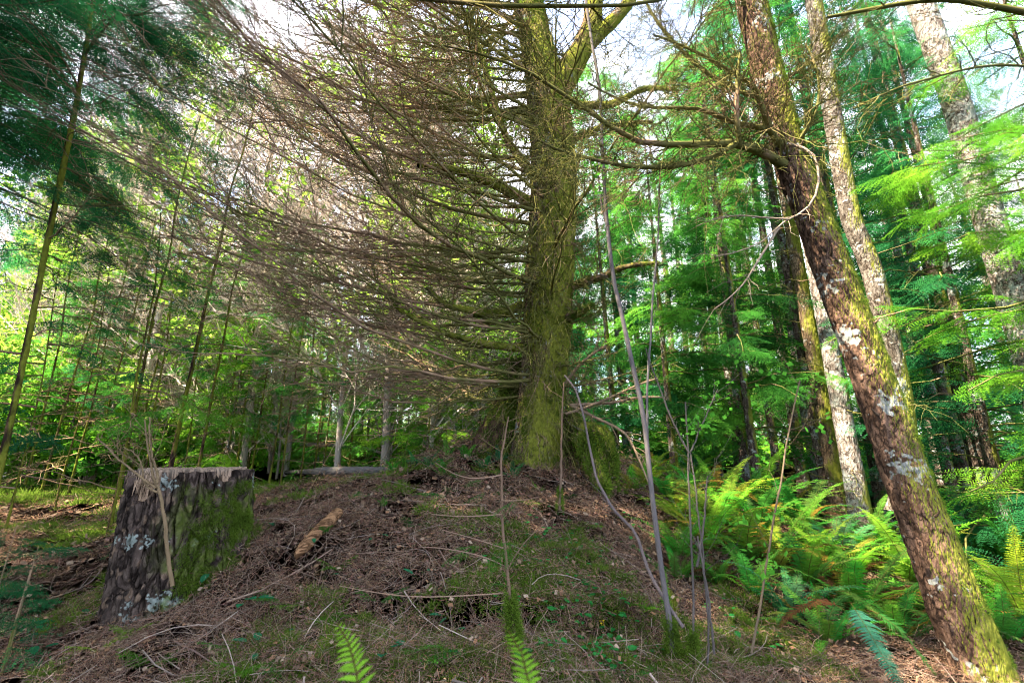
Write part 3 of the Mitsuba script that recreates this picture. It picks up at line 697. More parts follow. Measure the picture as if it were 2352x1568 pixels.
# saplings in the clearing behind the stump
SG = 'thin saplings in the clearing behind the stump'
for j, (u, v, y, px, px1, H, leanx, nl, col) in enumerate([(388, 1088, 8.0, 17, 0, 7.5, .02, 0, 0), (452, 1088, 9.0, 11, 0, 6.5, .04, 8, 0), (252, 1205, 5.9, 13, 0, 4.2, .03, 6, 0), (272, 1130, 7.6, 13, 0, 7.0, .01, 12, 0),
        (616, 1120, 9.5, 8, 0, 5.5, .01, 14, 0), (642, 1122, 9.8, 8, 0, 6, .02, 16, 0), (100, 1110, 9, 9, 0, 6, .05, 12, 0), (60, 1100, 10, 9, 0, 7, .03, 12, 0), (330, 1100, 11, 8, 0, 6, 0, 10, 0), (690, 1100, 12, 8, 0, 7, .01, 10, 0),
        (540, 1095, 13, 9, 0, 8, .0, 12, 0), (800, 1095, 13, 9, 0, 8, .01, 8, 0), (20, 1190, 5.4, 7, 0, 3.5, .02, 8, 0), (160, 1120, 9.5, 8, 0, 6, .03, 3, 0), (215, 1105, 11, 9, 0, 7, .0, 2, 0), (300, 1100, 12, 9, 0, 7, .03, 3, 0), (420, 1100, 11, 7, 0, 5, .02, 3, 0), (500, 1100, 12, 8, 0, 6, -.01, 3, 0), (575, 1098, 12, 8, 0, 6, .02, 3, 0), (720, 1098, 13, 8, 0, 6, 0, 3, 0), (130, 1150, 7.5, 7, 0, 4, .04, 3, 0)]):
    lab = ['dark sapling rising behind the stump with a crooked bare stem', 'slim forked sapling rising behind the stump next to the crooked one', 'short thin dark sapling standing in the needles beside the stump', 'grey green sapling behind the short dark one by the stump'][j] if j < 4 else 'thin whippy conifer sapling in the clearing behind the stump'
    conifer(vert(u, v, y, H, px * .6, .3, (leanx, 0), .1, 8, .05, 800 + j), 'bark_rot', 12, .08, nl, .25, .98, 1.2, .4, 7, .38, FAR('green' if j % 3 else 'dark'), 810 + j, lab, group=None if j < 4 else SG, name='conifer_sapling', flare=.1, dead=20, cat='sapling', dead_f=(.1, .95), deadL=.95)

# poles beyond the clearing
PG = 'pole stems of the stand beyond the clearing'
rng = np.random.default_rng(55)
for j in range(26):
    u = rng.uniform(640, 1180) if j < 18 else rng.uniform(0, 640); y = rng.uniform(15, 27); x = Y(u, 1080, y)[0]; b = on(x, y); H = rng.uniform(5, 10); r = rng.uniform(.03, .08)
    s = np.linspace(0, 1, 6); lx = rng.normal(0, .02)
    pr = np.stack([b[0] + lx * H * s, b[1] + 0 * s, b[2] - .2 + (H + .2) * s, r * (1 - .6 * s)], 1)
    conifer(pr, 'bark_pale' if j % 3 == 0 else 'bark_dark', 10, .25, 6, .5, .98, 1.2, .6, 4, .8, FAR('green'), 900 + j, 'straight thin pole stem with bare side twigs beyond the clearing', group=PG, name='pole_tree', dead=16, dead_f=(.04, .7), deadL=1.4, flare=.1)

# bare alders, sunlit, beyond the clearing
AG = 'pale twiggy alders beyond the clearing'
rng = np.random.default_rng(56)
for k in range(5):
    H, r = 10.0, .065
    s = np.linspace(0, 1, 9); w = np.cumsum(rng.normal(0, .12, (9, 2)), 0)
    pr = np.stack([w[:, 0] * s, w[:, 1] * s, (H + .2) * s - .2, r * (1 - .8 * s)], 1)
    v, f = trunk_mesh(pr, 9, .3, .2, 5, .03, 0, k)
    col = np.array([.56, .49, .45]) * (.75, 1.15, .95, 1.25, .6)[k]
    scene[f'alder_trunk_{k}'] = {'type': 'shapegroup', 'a': mikit.ply((v, f), 'twig_vc', smooth=True, color=np.tile(col * .55, (len(v), 1)))}
    A, _, t = spawn(rng, pr[None, :, :3], 44, .05, .98, (.5, 1.1), 2.0, lambda pl, t, r: pl * r.uniform(.14, .30, len(t)) * (1.15 - .7 * t), 6, .15, .05)
    B, _, t2 = spawn(rng, A, 12, .15, 1, (.4, 1.0), 1.2, lambda pl, t, r: pl * r.uniform(.2, .5, len(t)), 4, .1, .06)
    D, _, _ = spawn(rng, B, 3, .15, 1, (.4, 1.0), 1.2, lambda pl, t, r: pl * r.uniform(.25, .6, len(t)), 3, .0, .06)
    v, f = join([tubes(A, [.018, .016, .014, .011, .008, .004], 4), tubes(B, [.011, .010, .008, .005], 3), tubes(D, [.008, .0065, .004], 3)])
    scene[f'alder_branches_{k}'] = {'type': 'shapegroup', 'a': mikit.ply((v, f), 'twig_vc', smooth=True, color=np.tile(col * 1.05, (len(v), 1)))}
for j in range(45):
    u = rng.uniform(-80, 760) if j < 29 else rng.uniform(760, 1150) if j < 38 else rng.uniform(180, 1000); y = rng.uniform(12, 26) if j < 38 else rng.uniform(11.5, 17); x = Y(u, 1080, y)[0]; b = on(x, y); H = (rng.uniform(4, 8.5) if j % 5 < 2 else rng.uniform(10, 17)) / 10
    if j >= 38: H = rng.uniform(1.3, 1.75)
    key = numbered('alder_tree'); tag(key, 'pale twiggy alder just coming into leaf beyond the clearing', 'tree', AG)
    a = rng.uniform(0, 2 * np.pi); M = np.eye(4); c_, s_ = math.cos(a) * H, math.sin(a) * H
    M[:3, :3] = [[c_, -s_, 0], [s_, c_, 0], [0, 0, H]]; M[:3, 3] = b
    for part in ('trunk', 'branches'):
        scene[f'{key}__{part}'] = {'type': 'instance', 'g': {'type': 'ref', 'id': f'alder_{part}_{j % 5}'}, 'to_world': T(M.tolist())}
    labels[key + '__branches'] = {'kind': 'stuff'}
    if j % 3:
        m = int(26 + 40 * H); q = np.stack([rng.normal(0, .13, m), rng.normal(0, .13, m), rng.uniform(.18, .98, m)], -1); q[:, :2] *= (1.25 - q[:, 2:])
        a = rng.uniform(0, 2 * np.pi, m)
        scatter(key + '__leaves', BLOB('spring'), frames(b + q * [10 * H, 10 * H, 10 * H], np.stack([np.cos(a), np.sin(a), rng.normal(0, .3, m)], -1), rng.uniform(.5, 1.3, m)), rng); labels[key + '__leaves'] = {'kind': 'stuff', 'label': 'first pale green leaves'}

# leafy shrubs beyond the clearing
UG = 'leafy shrubs in the sun beyond the clearing'
rng = np.random.default_rng(57)
for j, (u, y, H, rad_) in enumerate([(20, 11, 3.4, 1.4), (120, 12, 3.8, 1.5), (200, 10.8, 2.0, 1.1), (270, 12.5, 3.0, 1.2), (380, 14, 2.6, 1.3), (-40, 14, 6.0, 2.0), (100, 17, 6.6, 2.0), (60, 17, 5.0, 1.8), (300, 17, 3.4, 1.5), (420, 20, 3.2, 1.8), (560, 18, 2.2, 1.4), (700, 17, 1.8, 1.3), (640, 22, 3.6, 2.0), (800, 20, 2.0, 1.5),
        (900, 19, 1.6, 1.2), (-60, 10, 3.4, 1.4), (-120, 13, 5.5, 2.0), (1010, 18, 1.8, 1.3), (200, 20, 6, 2.2), (1010, 24, 17, 3.0), (1100, 26, 21, 3.2), (900, 27, 15, 3.0), (480, 25, 6, 2.6), (330, 22, 6.5, 2.6), (150, 24, 14, 3.0), (620, 27, 12, 3.0), (-20, 19, 12, 2.6), (1180, 28, 16, 3)]):
    x = Y(u, 1080, y)[0]; b = on(x, y); key = numbered('leafy_shrub')
    tall = H > 7
    tag(key, 'tall yellow green broadleaf crown behind the branch web' if tall else 'yellow green leafy shrub in the sun beyond the clearing', 'shrub', UG if not tall else 'tall broadleaf crowns behind the branch web')
    n = 12 if H < 7 else 26
    e = rng.normal(size=(n, 3)); e[:, 2] = np.abs(e[:, 2]) * 1.6 + .6; e = unit(e)
    s = np.linspace(0, 1, 5)
    C = b + [0, 0, -.1] + e[:, None] * (s[None, :, None] * np.array([rad_, rad_, H]) * rng.uniform(.6, 1, (n, 1, 1)))
    v, f = tubes(C, [.022, .018, .014, .01, .005], 4)
    put(key + '__stems', (v, f), 'twig_vc', True, np.tile([.16, .12, .09], (len(v), 1))); labels[key + '__stems'] = {'kind': 'stuff'}
    m = int(34 * rad_ * (H / 3) ** .75)
    pos = C[rng.integers(0, n, m), rng.integers(2, 5, m)] + rng.normal(0, .22 * rad_ ** .5, (m, 3)) * [1, 1, .9]
    a = rng.uniform(0, 2 * np.pi, m)
    scatter(key + '__leaves', BLOB('spring' if H > 7 or j % 2 else 'bright'), frames(pos, np.stack([np.cos(a), np.sin(a), rng.normal(0, .2, m)], -1), rng.uniform(.5, 1.1, m)), rng)

# the far wood
rng = np.random.default_rng(58); C, Mx = [], []
for j in range(90):
    a = math.radians(rng.uniform(-58, 58)); d = rng.uniform(30, 58)
    if a < math.radians(-6): d = rng.uniform(40, 62)
    x, y = d * math.sin(a), d * math.cos(a); H = rng.uniform(9, 15) if a < math.radians(-4) else rng.uniform(16, 28)
    z = h1(x, y); C.append([[x, y, z - .3], [x + rng.normal(0, .3), y, z + H * .5], [x + rng.normal(0, .3), y, z + H]])
    n = 26; f = rng.uniform(.04, 1, n); ph = rng.uniform(0, 2 * np.pi, n); R = 3.2 * (1.05 - f)
    for ff, p_, r_ in zip(f, ph, R): Mx.append(([x + .3 * r_ * math.cos(p_), y + .3 * r_ * math.sin(p_), z + ff * H], [math.cos(p_), math.sin(p_), -.15], 1.2 + r_))
put('distant_forest', tubes(np.array(C), [.25, .2, .05], 8), 'bark_dark')
tag('distant_forest', 'far conifer wood closing the view behind the trees', 'forest', kind='stuff')
scatter('distant_forest', FAR('green') + FAR('bright'), frames(np.array([m[0] for m in Mx]), np.array([m[1] for m in Mx]), np.array([m[2] for m in Mx]), rng.normal(0, .4, len(Mx))), rng)

# ------------------------------------------------------------------ the cut stump
SB = hit(425, 1392); SC = np.array([Y(446, 1085, SB[1] + .42)[0], SB[1] + .42]); ZTOP = Y(445, 1080, SC[1] - .45)[2]; ZB = h1(*SC) - .45
rng = np.random.default_rng(91)
nt, nz = 420, 150
thv = np.arange(nt) * 2 * np.pi / nt
RT = 125 * zc_of([SC[0], SC[1] - .3, ZTOP]) / FPX
zz = np.linspace(0, 1, nz)
tn = np.stack([np.cos(thv), np.sin(thv), 0 * thv], 1)
top = ZTOP - .01 + .03 * (meshkit.fbm(tn * 9, 3, 4) - .5)
deg = np.degrees(thv) % 360
def dent(c, w, d, seed): return d * np.clip(1.25 - np.abs(deg - c) / w, 0, 1) ** .35 * (.55 + .9 * meshkit.fbm(tn * 22, 3, seed))
top = top - dent(256, 17, .21, 1) - dent(284, 5, .05, 2) - dent(226, 7, .06, 3) - dent(335, 9, .09, 6)
Z = ZB + (top[None] - ZB) * zz[:, None]
up_ = (Z - ZB) / (ZTOP - ZB)
flare = .03 * np.exp(-(Z - ZB) / .55) * (1 + .5 * np.cos(3 * thv + 1.0)[None] + .35 * np.cos(5 * thv)[None])
base_r = RT * (1 + .02 * (1 - up_)) + flare
qx = (thv / (2 * np.pi) * 46)[None] + 0 * Z; qz = Z / .32
wob = np.stack([qx * .5, qz * .5, 0 * qx], -1)
qw = np.stack([qx + 1.1 * (meshkit.fbm(wob, 3, 7) - .5), qz + 1.0 * (meshkit.fbm(wob, 3, 8) - .5)], -1)
f1, f2, ci = worley(qw.reshape(-1, 2), (46, int(Z.max() / .32) + 3), 12)
plate = np.clip((f2 - f1) * 2.6, 0, 1).reshape(Z.shape)
lay = np.random.default_rng(3).random(20000)[ci % 20000].reshape(Z.shape)
p3 = np.stack([np.cos(thv)[None] * base_r, np.sin(thv)[None] * base_r, Z], -1)
R = base_r +   .045 * (np.clip(plate * 1.6, 0, 1) - .6) + .02 * (lay - .5) * plate + .06 * (meshkit.fbm(p3 * [10, 10, 2], 3, 3) - .5) + .034 * (meshkit.fbm(p3 * [42, 42, 22], 3, 9) - .5)
bark = np.stack([SC[0] + .07 * (1 - up_) + np.cos(thv)[None] * R, SC[1] + np.sin(thv)[None] * R, Z], -1)
inner = np.stack([SC[0] + np.cos(thv) * (RT * .88), SC[1] + np.sin(thv) * (RT * .88), top - .004], -1)
G = np.concatenate([bark, inner[None]], 0)
i, j = np.meshgrid(np.arange(nz), np.arange(nt), indexing='ij'); i, j = i.ravel(), j.ravel(); j2 = (j + 1) % nt
q = np.stack([i * nt + j, i * nt + j2, (i + 1) * nt + j2, (i + 1) * nt + j], 1)
tag('tree_stump', 'old sawn tree stump with thick furrowed bark, moss and lichen', 'stump')
put('tree_stump__bark', (G.reshape(-1, 3), np.vstack([q[:, [0, 1, 2]], q[:, [0, 2, 3]]])), 'stump_bsdf', 40)
# splintered heartwood
na = 300; ta = np.arange(na) * 2 * np.pi / na; nzw = 14
zt = ZTOP + .004 + .012 * (rng.random(na) - .5)
zw = np.linspace(ZTOP - .38, 0, nzw)
rows = []
for k in range(nzw):
    r_ = RT * .90 + .022 * (meshkit.noise(np.stack([ta * 22, np.full(na, k * .35), 0 * ta], -1), 3) - .5) + .03 * (meshkit.noise(np.stack([ta * 7, np.full(na, k * .2), 0 * ta], -1), 4) - .5)
    z_ = (ZTOP - .38) + (zt - (ZTOP - .38)) * k / (nzw - 1)
    rows.append(np.stack([SC[0] + np.cos(ta) * r_, SC[1] + np.sin(ta) * r_, z_], -1))
for fr in (.8, .55, .28, .02):
    rows.append(np.stack([SC[0] + np.cos(ta) * RT * .9 * fr, SC[1] + np.sin(ta) * RT * .9 * fr, ZTOP + .012 * (meshkit.noise(np.stack([ta * 6, 0 * ta + fr * 9, 0 * ta], -1), 5) - .5)], -1))
G = np.stack(rows); i, j = np.meshgrid(np.arange(len(G) - 1), np.arange(na), indexing='ij'); i, j = i.ravel(), j.ravel(); j2 = (j + 1) % na
q = np.stack([i * na + j, i * na + j2, (i + 1) * na + j2, (i + 1) * na + j], 1)
put('tree_stump__heartwood', (G.reshape(-1, 3), np.vstack([q[:, [0, 1, 2]], q[:, [0, 2, 3]]])), 'wood_bsdf', 30, label='pale splintered wood where the bark has torn away')
sp = []
for k in range(70):
    a = math.radians(rng.choice([rng.normal(256, 11), rng.normal(228, 6), rng.normal(335, 7)])); r_ = RT * rng.uniform(.90, .99); l = rng.uniform(.06, .24); w = rng.uniform(.004, .011); dz = rng.uniform(0, .10)
    o = np.array([SC[0] + math.cos(a) * r_, SC[1] + math.sin(a) * r_, ZTOP - dz]); tdir = np.array([-math.sin(a), math.cos(a), 0]) * w; n_ = np.array([math.cos(a), math.sin(a), 0]) * w * .6
    lo = o - [0, 0, l] + n_ * 2
    sp.append((np.array([o - tdir, o + tdir, o + n_, lo]), np.array([[0, 2, 3], [2, 1, 3], [1, 0, 3], [0, 1, 2]])))
put('tree_stump__splinters', join(sp), 'wood_bsdf', False); labels['tree_stump__splinters'] = {'kind': 'stuff'}
r = np.random.default_rng(92); m = 1500
a = np.radians(r.uniform(300, 385, m)); zf = r.uniform(.34, .93, m) ** 1.0
keep = meshkit.fbm(np.stack([np.cos(a) * 4, np.sin(a) * 4, zf * 6], -1), 4, 5) + r.normal(0, .09, m) > .50
a, zf = a[keep], zf[keep]; ki = (a / (2 * np.pi) * nt).astype(int) % nt; kz = (zf * (nz - 1)).astype(int)
pos = bark[kz, ki]; d = np.stack([np.cos(a), np.sin(a), 0 * a + .2], -1); X = unit(np.cross(d, r.normal(size=d.shape))); sc = r.uniform(.22, .6, len(a))[:, None]
M = np.zeros((len(a), 4, 4)); M[:, :3, 0], M[:, :3, 1], M[:, :3, 2], M[:, :3, 3], M[:, 3, 3] = X * sc, unit(np.cross(d, X)) * sc, unit(d) * sc, pos, 1
scatter('tree_stump__moss', ['moss_tuft_a', 'moss_tuft_b'], M, r); labels['tree_stump__moss'] = {'kind': 'stuff', 'label': 'green moss hanging on one side of the stump'}

# ------------------------------------------------------------------ rotten roots round the foot of the spruce
def root_lump(pts, seed, moss):
    pr = [[*Y(*c[:3]), rpx(c[3], Y(*c[:3]))] for c in pts]
    return trunk_mesh(pr, 40, .035, 0, 5, .13, .02, seed), pr
for j, (pts, lab) in enumerate([([(1186, 830, 7.15, 34), (1178, 880, 7.15, 46), (1164, 940, 7.15, 62), (1142, 1000, 7.15, 84), (1118, 1060, 7.15, 112)], 'dark rotten snag of an older stump leaning on the mossy spruce'),
                                ([(1300, 945, 7.15, 30), (1312, 975, 7.15, 50), (1324, 1030, 7.1, 72), (1334, 1110, 7.0, 92)], 'dark mossy rotten root block on the sunny side of the spruce foot')]):
    key = numbered('rotten_stump'); tag(key, lab, 'stump')
    m, pr = root_lump(pts, 40 + j, 1); put(key + '__core', m, 'bark_rot')
    moss_on_stem(key + '__moss', pr, 260, -60, 140 + j, (.7, 1.5), (0, 1), .9); labels[key + '__moss'] = {'kind': 'stuff'}
for j, pts in enumerate([[(1340, 985, 6.6, 30), (1385, 1000, 6.4, 34), (1402, 1050, 6.3, 26), (1408, 1100, 6.2, 14)], [(1330, 1000, 6.5, 26), (1360, 1060, 6.3, 30), (1385, 1120, 6.1, 24)]]):
    k = 'rotten_stump_001__root' + (f'_{j:03d}' if j else '')
    m, pr = root_lump(pts, 46 + j, 1); put(k, m, 'bark_main'); moss_on_stem(k + '__moss', pr, 160, -60, 150 + j, (.6, 1.3), (0, 1), 1.2); labels[k + '__moss'] = {'kind': 'stuff'}

# ------------------------------------------------------------------ wood on the ground
def log_piece(key, pts, px, bsdf, label, seed, rough=.12, cat='log', sides=24, plates=0.0):
    pr = [[*P(*c), rpx(w, P(*c))] for c, w in zip(pts, px)]
    v, f = trunk_mesh(pr, sides, .02, 0, 5, rough, plates, seed)
    n = sides; k = len(v) // n
    v = np.vstack([v, v[:n].mean(0), v[-n:].mean(0)]); j = np.arange(n)
    e = np.vstack([np.stack([np.full(n, len(v) - 2), (j + 1) % n, j], 1), np.stack([np.full(n, len(v) - 1), (k - 1) * n + j, (k - 1) * n + (j + 1) % n], 1)])
    put(key, (v, np.vstack([f, e])), bsdf, 35); tag(key, label, cat)
a_, b_ = hit(678, 1292), hit(775, 1196)
def world_log(key, pts, bsdf, label, seed, rough=.12, cat='log', sides=24, plates=0.0, color=None):
    v, f = trunk_mesh(pts, sides, .02, 0, 5, rough, plates, seed)
    n = sides; k = len(v) // n
    v = np.vstack([v, v[:n].mean(0), v[-n:].mean(0)]); j = np.arange(n)
    e = np.vstack([np.stack([np.full(n, len(v) - 2), (j + 1) % n, j], 1), np.stack([np.full(n, len(v) - 1), (k - 1) * n + j, (k - 1) * n + (j + 1) % n], 1)])
    put(key, (v, np.vstack([f, e])), bsdf, 35, None if color is None else np.tile(color, (len(v), 1))) if color is None else put(key, (v, np.vstack([f, e])), bsdf, True, np.tile(color, (len(v), 1)))
    tag(key, label, cat)
world_log('broken_log', [[*(a_ + [0, 0, .035]), .016], [*(a_ * .9 + b_ * .1 + [0, 0, .055]), .044], [*(a_ * .35 + b_ * .65 + [0, 0, .075]), .054], [*(b_ + [0, 0, .075]), .046]], 'logwood_bsdf', 'short broken piece of bare orange brown wood on the bank beside the stump', 7, .045)
l0, l1 = hit(640, 1088), hit(870, 1089)
world_log('fallen_log', [[*(l0 + [0, 0, .05]), .055], [*((l0 + l1) / 2 + [0, 0, .06]), .065], [*(l1 + [0, 0, .06]), .06], [*(l1 + [1.6, .6, .06]), .05]], 'twig_vc', 'pale fallen trunk lying across the back of the clearing', 8, .06, color=[.11, .105, .10])
l0 = Y(690, 1020, 15); l1 = Y(840, 1030, 15)
world_log('fallen_log_001', [[*l0, .05], [*((l0 + l1) / 2 + [0, 0, .05]), .06], [*l1, .05], [*(l1 + [1, .5, -.4]), .05]], 'twig_vc', 'thin leaning dead trunk propped over the shrubs behind the clearing', 9, .06, color=[.22, .19, .17])

# sticks that stand out on the mound
ST = [([(520, 1390), (640, 1340), (760, 1265)], 7, (.26, .19, .15), 'long thin stick lying from the stump foot up the bank'), ([(745, 1265), (830, 1235), (925, 1225)], 5, (.3, .25, .22), 'pale curved stick below the broken wood'),
      ([(350, 1440), (440, 1500), (500, 1545)], 8, (.13, .09, .075), 'dark stick half buried in the moss below the stump'), ([(480, 1490), (500, 1545)], 12, (.36, .27, .19), 'short split piece of pale wood near the bottom edge'),
      ([(1010, 1270), (1090, 1330), (1170, 1350)], 5, (.2, .14, .11), 'brown twig crossing the needle bank under the thin whiskered stem'), ([(1390, 1475), (1470, 1500), (1560, 1560)], 7, (.32, .27, .24), 'grey stick pointing at the mossy stem foot'),
      ([(1690, 1560), (1770, 1530)], 4, (.4, .35, .3), 'bleached stick lying in the twig litter by the tan stem'), ([(30, 1300), (170, 1250), (300, 1220)], 5, (.30, .25, .2), 'pale thin stick on the brown needles near the stump'),
      ([(980, 1475), (1100, 1440), (1290, 1395)], 5, (.17, .12, .1), 'thin dark stick lying on the front of the mound'), ([(700, 1420), (860, 1470), (960, 1500)], 5, (.28, .22, .19), 'grey stick among the needles in front of the broken wood')]
for j, (pts, px, col, lab) in enumerate(ST):
    q = np.array([hit(*p) for p in pts]); r_ = rpx(px * .65, q.mean(0)); q[:, 2] += r_ * 1.2 + .01
    C = spline(np.c_[q, np.linspace(r_, r_ * .5, len(q))], 9); k = numbered('fallen_stick'); v, f = tubes(C[:, :3] + np.random.default_rng(j).normal(0, .006, (9, 3)), C[:, 3], 7)
    put(k, (v, f), 'twig_vc', True, np.tile(col, (len(v), 1))); tag(k, lab, 'stick')

# ------------------------------------------------------------------ thin bare stems in front
LEAFM = leaf_blob(77, 9, .07, .36)
def small_leaves(pos, rng, n, size=.20):
    parts = []
    for p in pos:
        v, f = leaf_blob(int(rng.integers(1e6)), n, size, .38); parts.append((v * .12 / .5 * 1.0 + p, f))
    return join(parts)
FS = [  # (stems [(pts (u,v,y)), px0, px1], colour, mossy foot, label)
    ([([(1548, 1500, 3.2), (1532, 1390, 3.25), (1510, 1250, 3.3), (1482, 1000, 3.4), (1440, 780, 3.4), (1404, 600, 3.4), (1388, 420, 3.4), (1378, 230, 3.4), (1350, 60, 3.4), (1335, -60, 3.4)], 14, 5),
      ([(1488, 1010, 3.45), (1488, 880, 3.5), (1500, 700, 3.5), (1510, 560, 3.5), (1522, 370, 3.5)], 6, 3), ([(1396, 520, 3.4), (1378, 440, 3.4), (1366, 300, 3.4)], 6, 3)], (.105, .097, .10), 1, 'tallest smooth grey stem with a mossy foot in front of the mound'),
    ([([(1590, 1560, 3.1), (1594, 1400, 3.2), (1586, 1200, 3.25), (1582, 1040, 3.3), (1578, 920, 3.3)], 6, 3), ([(1622, 1560, 3.1), (1628, 1420, 3.15), (1612, 1240, 3.2), (1592, 1100, 3.25), (1584, 1040, 3.3)], 5, 3),
      ([(1602, 1300, 3.2), (1616, 1200, 3.2), (1626, 1090, 3.2)], 6, 3), ([(1640, 1500, 3.1), (1620, 1350, 3.1), (1600, 1230, 3.15)], 6, 4), ([(1582, 1040, 3.3), (1540, 960, 3.3), (1500, 860, 3.3), (1478, 800, 3.3)], 5, 2), ([(1585, 1035, 3.3), (1620, 960, 3.3), (1650, 900, 3.3)], 4, 2)], (.085, .075, .072), 1, 'cluster of thin grey stems rising beside the tallest grey stem'),
    ([([(1182, 1460, 2.75), (1166, 1320, 2.8), (1152, 1180, 2.85), (1150, 1080, 2.9), (1160, 1000, 2.95), (1168, 960, 2.95)], 8, 3)], (.15, .10, .07), 1, 'thin brown stem with side whiskers and a mossy foot in the middle of the mound'),
    ([([(395, 1345, 3.0), (378, 1240, 3.0), (362, 1130, 3.0), (345, 1085, 3.0), (330, 1010, 3.0), (322, 960, 3.0)], 9, 3), ([(360, 1120, 3.0), (300, 1075, 2.95), (225, 1005, 2.9)], 6, 3), ([(362, 1110, 3.0), (350, 1040, 3.0), (345, 960, 3.0)], 6, 3), ([(362, 1130, 3.0), (335, 1110, 3.0), (330, 1060, 3.0), (290, 1020, 3.0)], 5, 2)],
     (.17, .125, .075), 0, 'dead tan forked shrub standing in front of the stump'),
    ([([(1725, 1500, 3.0), (1745, 1380, 3.05), (1770, 1200, 3.1), (1795, 1040, 3.15), (1830, 870, 3.2)], 6, 3)], (.12, .092, .062), 0, 'long tan leaning pole stem in front of the ferns'),
    ([([(1570, 1440, 3.2), (1530, 1380, 3.3), (1490, 1310, 3.5), (1460, 1230, 3.7), (1400, 1160, 4.0), (1365, 1080, 4.3), (1350, 1000, 4.6), (1325, 900, 4.9), (1298, 860, 5.0)], 9, 4)], (.12, .10, .10), 0, 'dark arching stem curving up from the grey stems to the spruce'),
    ([([(1285, 1170, 5.2), (1287, 1080, 5.2), (1290, 950, 5.2), (1295, 880, 5.2)], 6, 3)], (.16, .11, .08), 1, 'straight thin brown shoot at the sunny foot of the spruce'),
]
for j, (stems, col, mossy, lab) in enumerate(FS):
    key = numbered('bare_sapling'); tag(key, lab, 'sapling'); r = np.random.default_rng(400 + j)
    for i_, (pts, p0, p1) in enumerate(stems):
        pr = np.array([[*Y(*c), rpx(p0 + (p1 - p0) * k / (len(pts) - 1), Y(*c))] for k, c in enumerate(pts)])
        C = spline(pr, 26); C[:, :3] += np.cumsum(r.normal(0, .0022, (26, 3)), 0)
        E, _, t = spawn(r, C[None, :, :3], 12 if j else 20, .22, .99, (.5, 1.1), 2, lambda pl, t, r: r.choice([.02, .06, .15, .32], len(t)) * r.uniform(.7, 1.2, len(t)), 5, .1, .05)
        E2, _, _ = spawn(r, E, 2, .2, 1, (.4, 1), 2, lambda pl, t, r: pl * r.uniform(.2, .5, len(t)), 3, 0, .05)
        v, f = join([tubes(C[:, :3], C[:, 3], 9), tubes(E, [.0022, .0018, .0015, .001, .0006], 4), tubes(E2, [.001, .0008, .0004], 3)])
        put(key + '__stem' + (f'_{i_:03d}' if i_ else ''), (v, f), 'twig_vc', True, np.array(col) * (.75 + .5 * meshkit.fbm(v * [20, 20, 60], 2, 3))[:, None])
        if i_ == 0 and mossy: moss_on_stem(key + '__moss', np.array([pr[0] + [0, 0, -.02, .022], pr[0] * .7 + pr[1] * .3 + [0, 0, 0, .010], pr[0] * .35 + pr[1] * .65 + [0, 0, 0, .001]]), 110 if j < 6 else 40, 0, 420 + j, (.22, .62), (0, 1), 3.0); labels[key + '__moss'] = {'kind': 'stuff', 'label': 'moss round the foot of the stem'}
    if j in (0, 1, 4):
        pos = E2[:, -1][:16]
        v, f = small_leaves(pos, r, 5); put(key + '__leaves', (v, f), 'leaf_vc', False, np.tile([.10, .36, .04], (len(v), 1))); labels[key + '__leaves'] = {'kind': 'stuff'}
# whiskers of the middle stem, sprays of needles at their tips
r = np.random.default_rng(440); WH = []
for (a_, b_, c_) in [((1150, 1090), (1090, 1098), (1000, 1062)), ((1152, 1180), (1090, 1185), (990, 1180)), ((1160, 1260), (1100, 1240), (1010, 1215)), ((1160, 1300), (1080, 1270), (960, 1255)), ((1172, 1360), (1000, 1370), (780, 1345)), ((1152, 1150), (1200, 1148), (1240, 1140)), ((1165, 1310), (1210, 1240), (1270, 1190))]:
    WH.append(spline([Y(*a_, 2.83), Y(*b_, 2.7), Y(*c_, 2.55)], 9))
v, f = tubes(np.array(WH), np.linspace(.0045, .0018, 9), 5); put('bare_sapling_002__twigs', (v, f), 'twig_vc', True, np.tile([.24, .165, .12], (len(v), 1)))
pos = np.array([Y(*c, 2.8) for c in [(1205, 1140), (1120, 1130), (1070, 1120), (1190, 1250), (1110, 1255), (1085, 1260), (1155, 1345), (1180, 1250), (1030, 1140)]])
scatter('bare_sapling_002__sprays', NEAR('green'), frames(pos, np.c_[r.normal(-.6, .5, 9), r.normal(-.3, .3, 9), r.normal(-.1, .2, 9)], r.uniform(.14, .24, 9)), r); labels['bare_sapling_002__sprays'] = {'kind': 'stuff'}
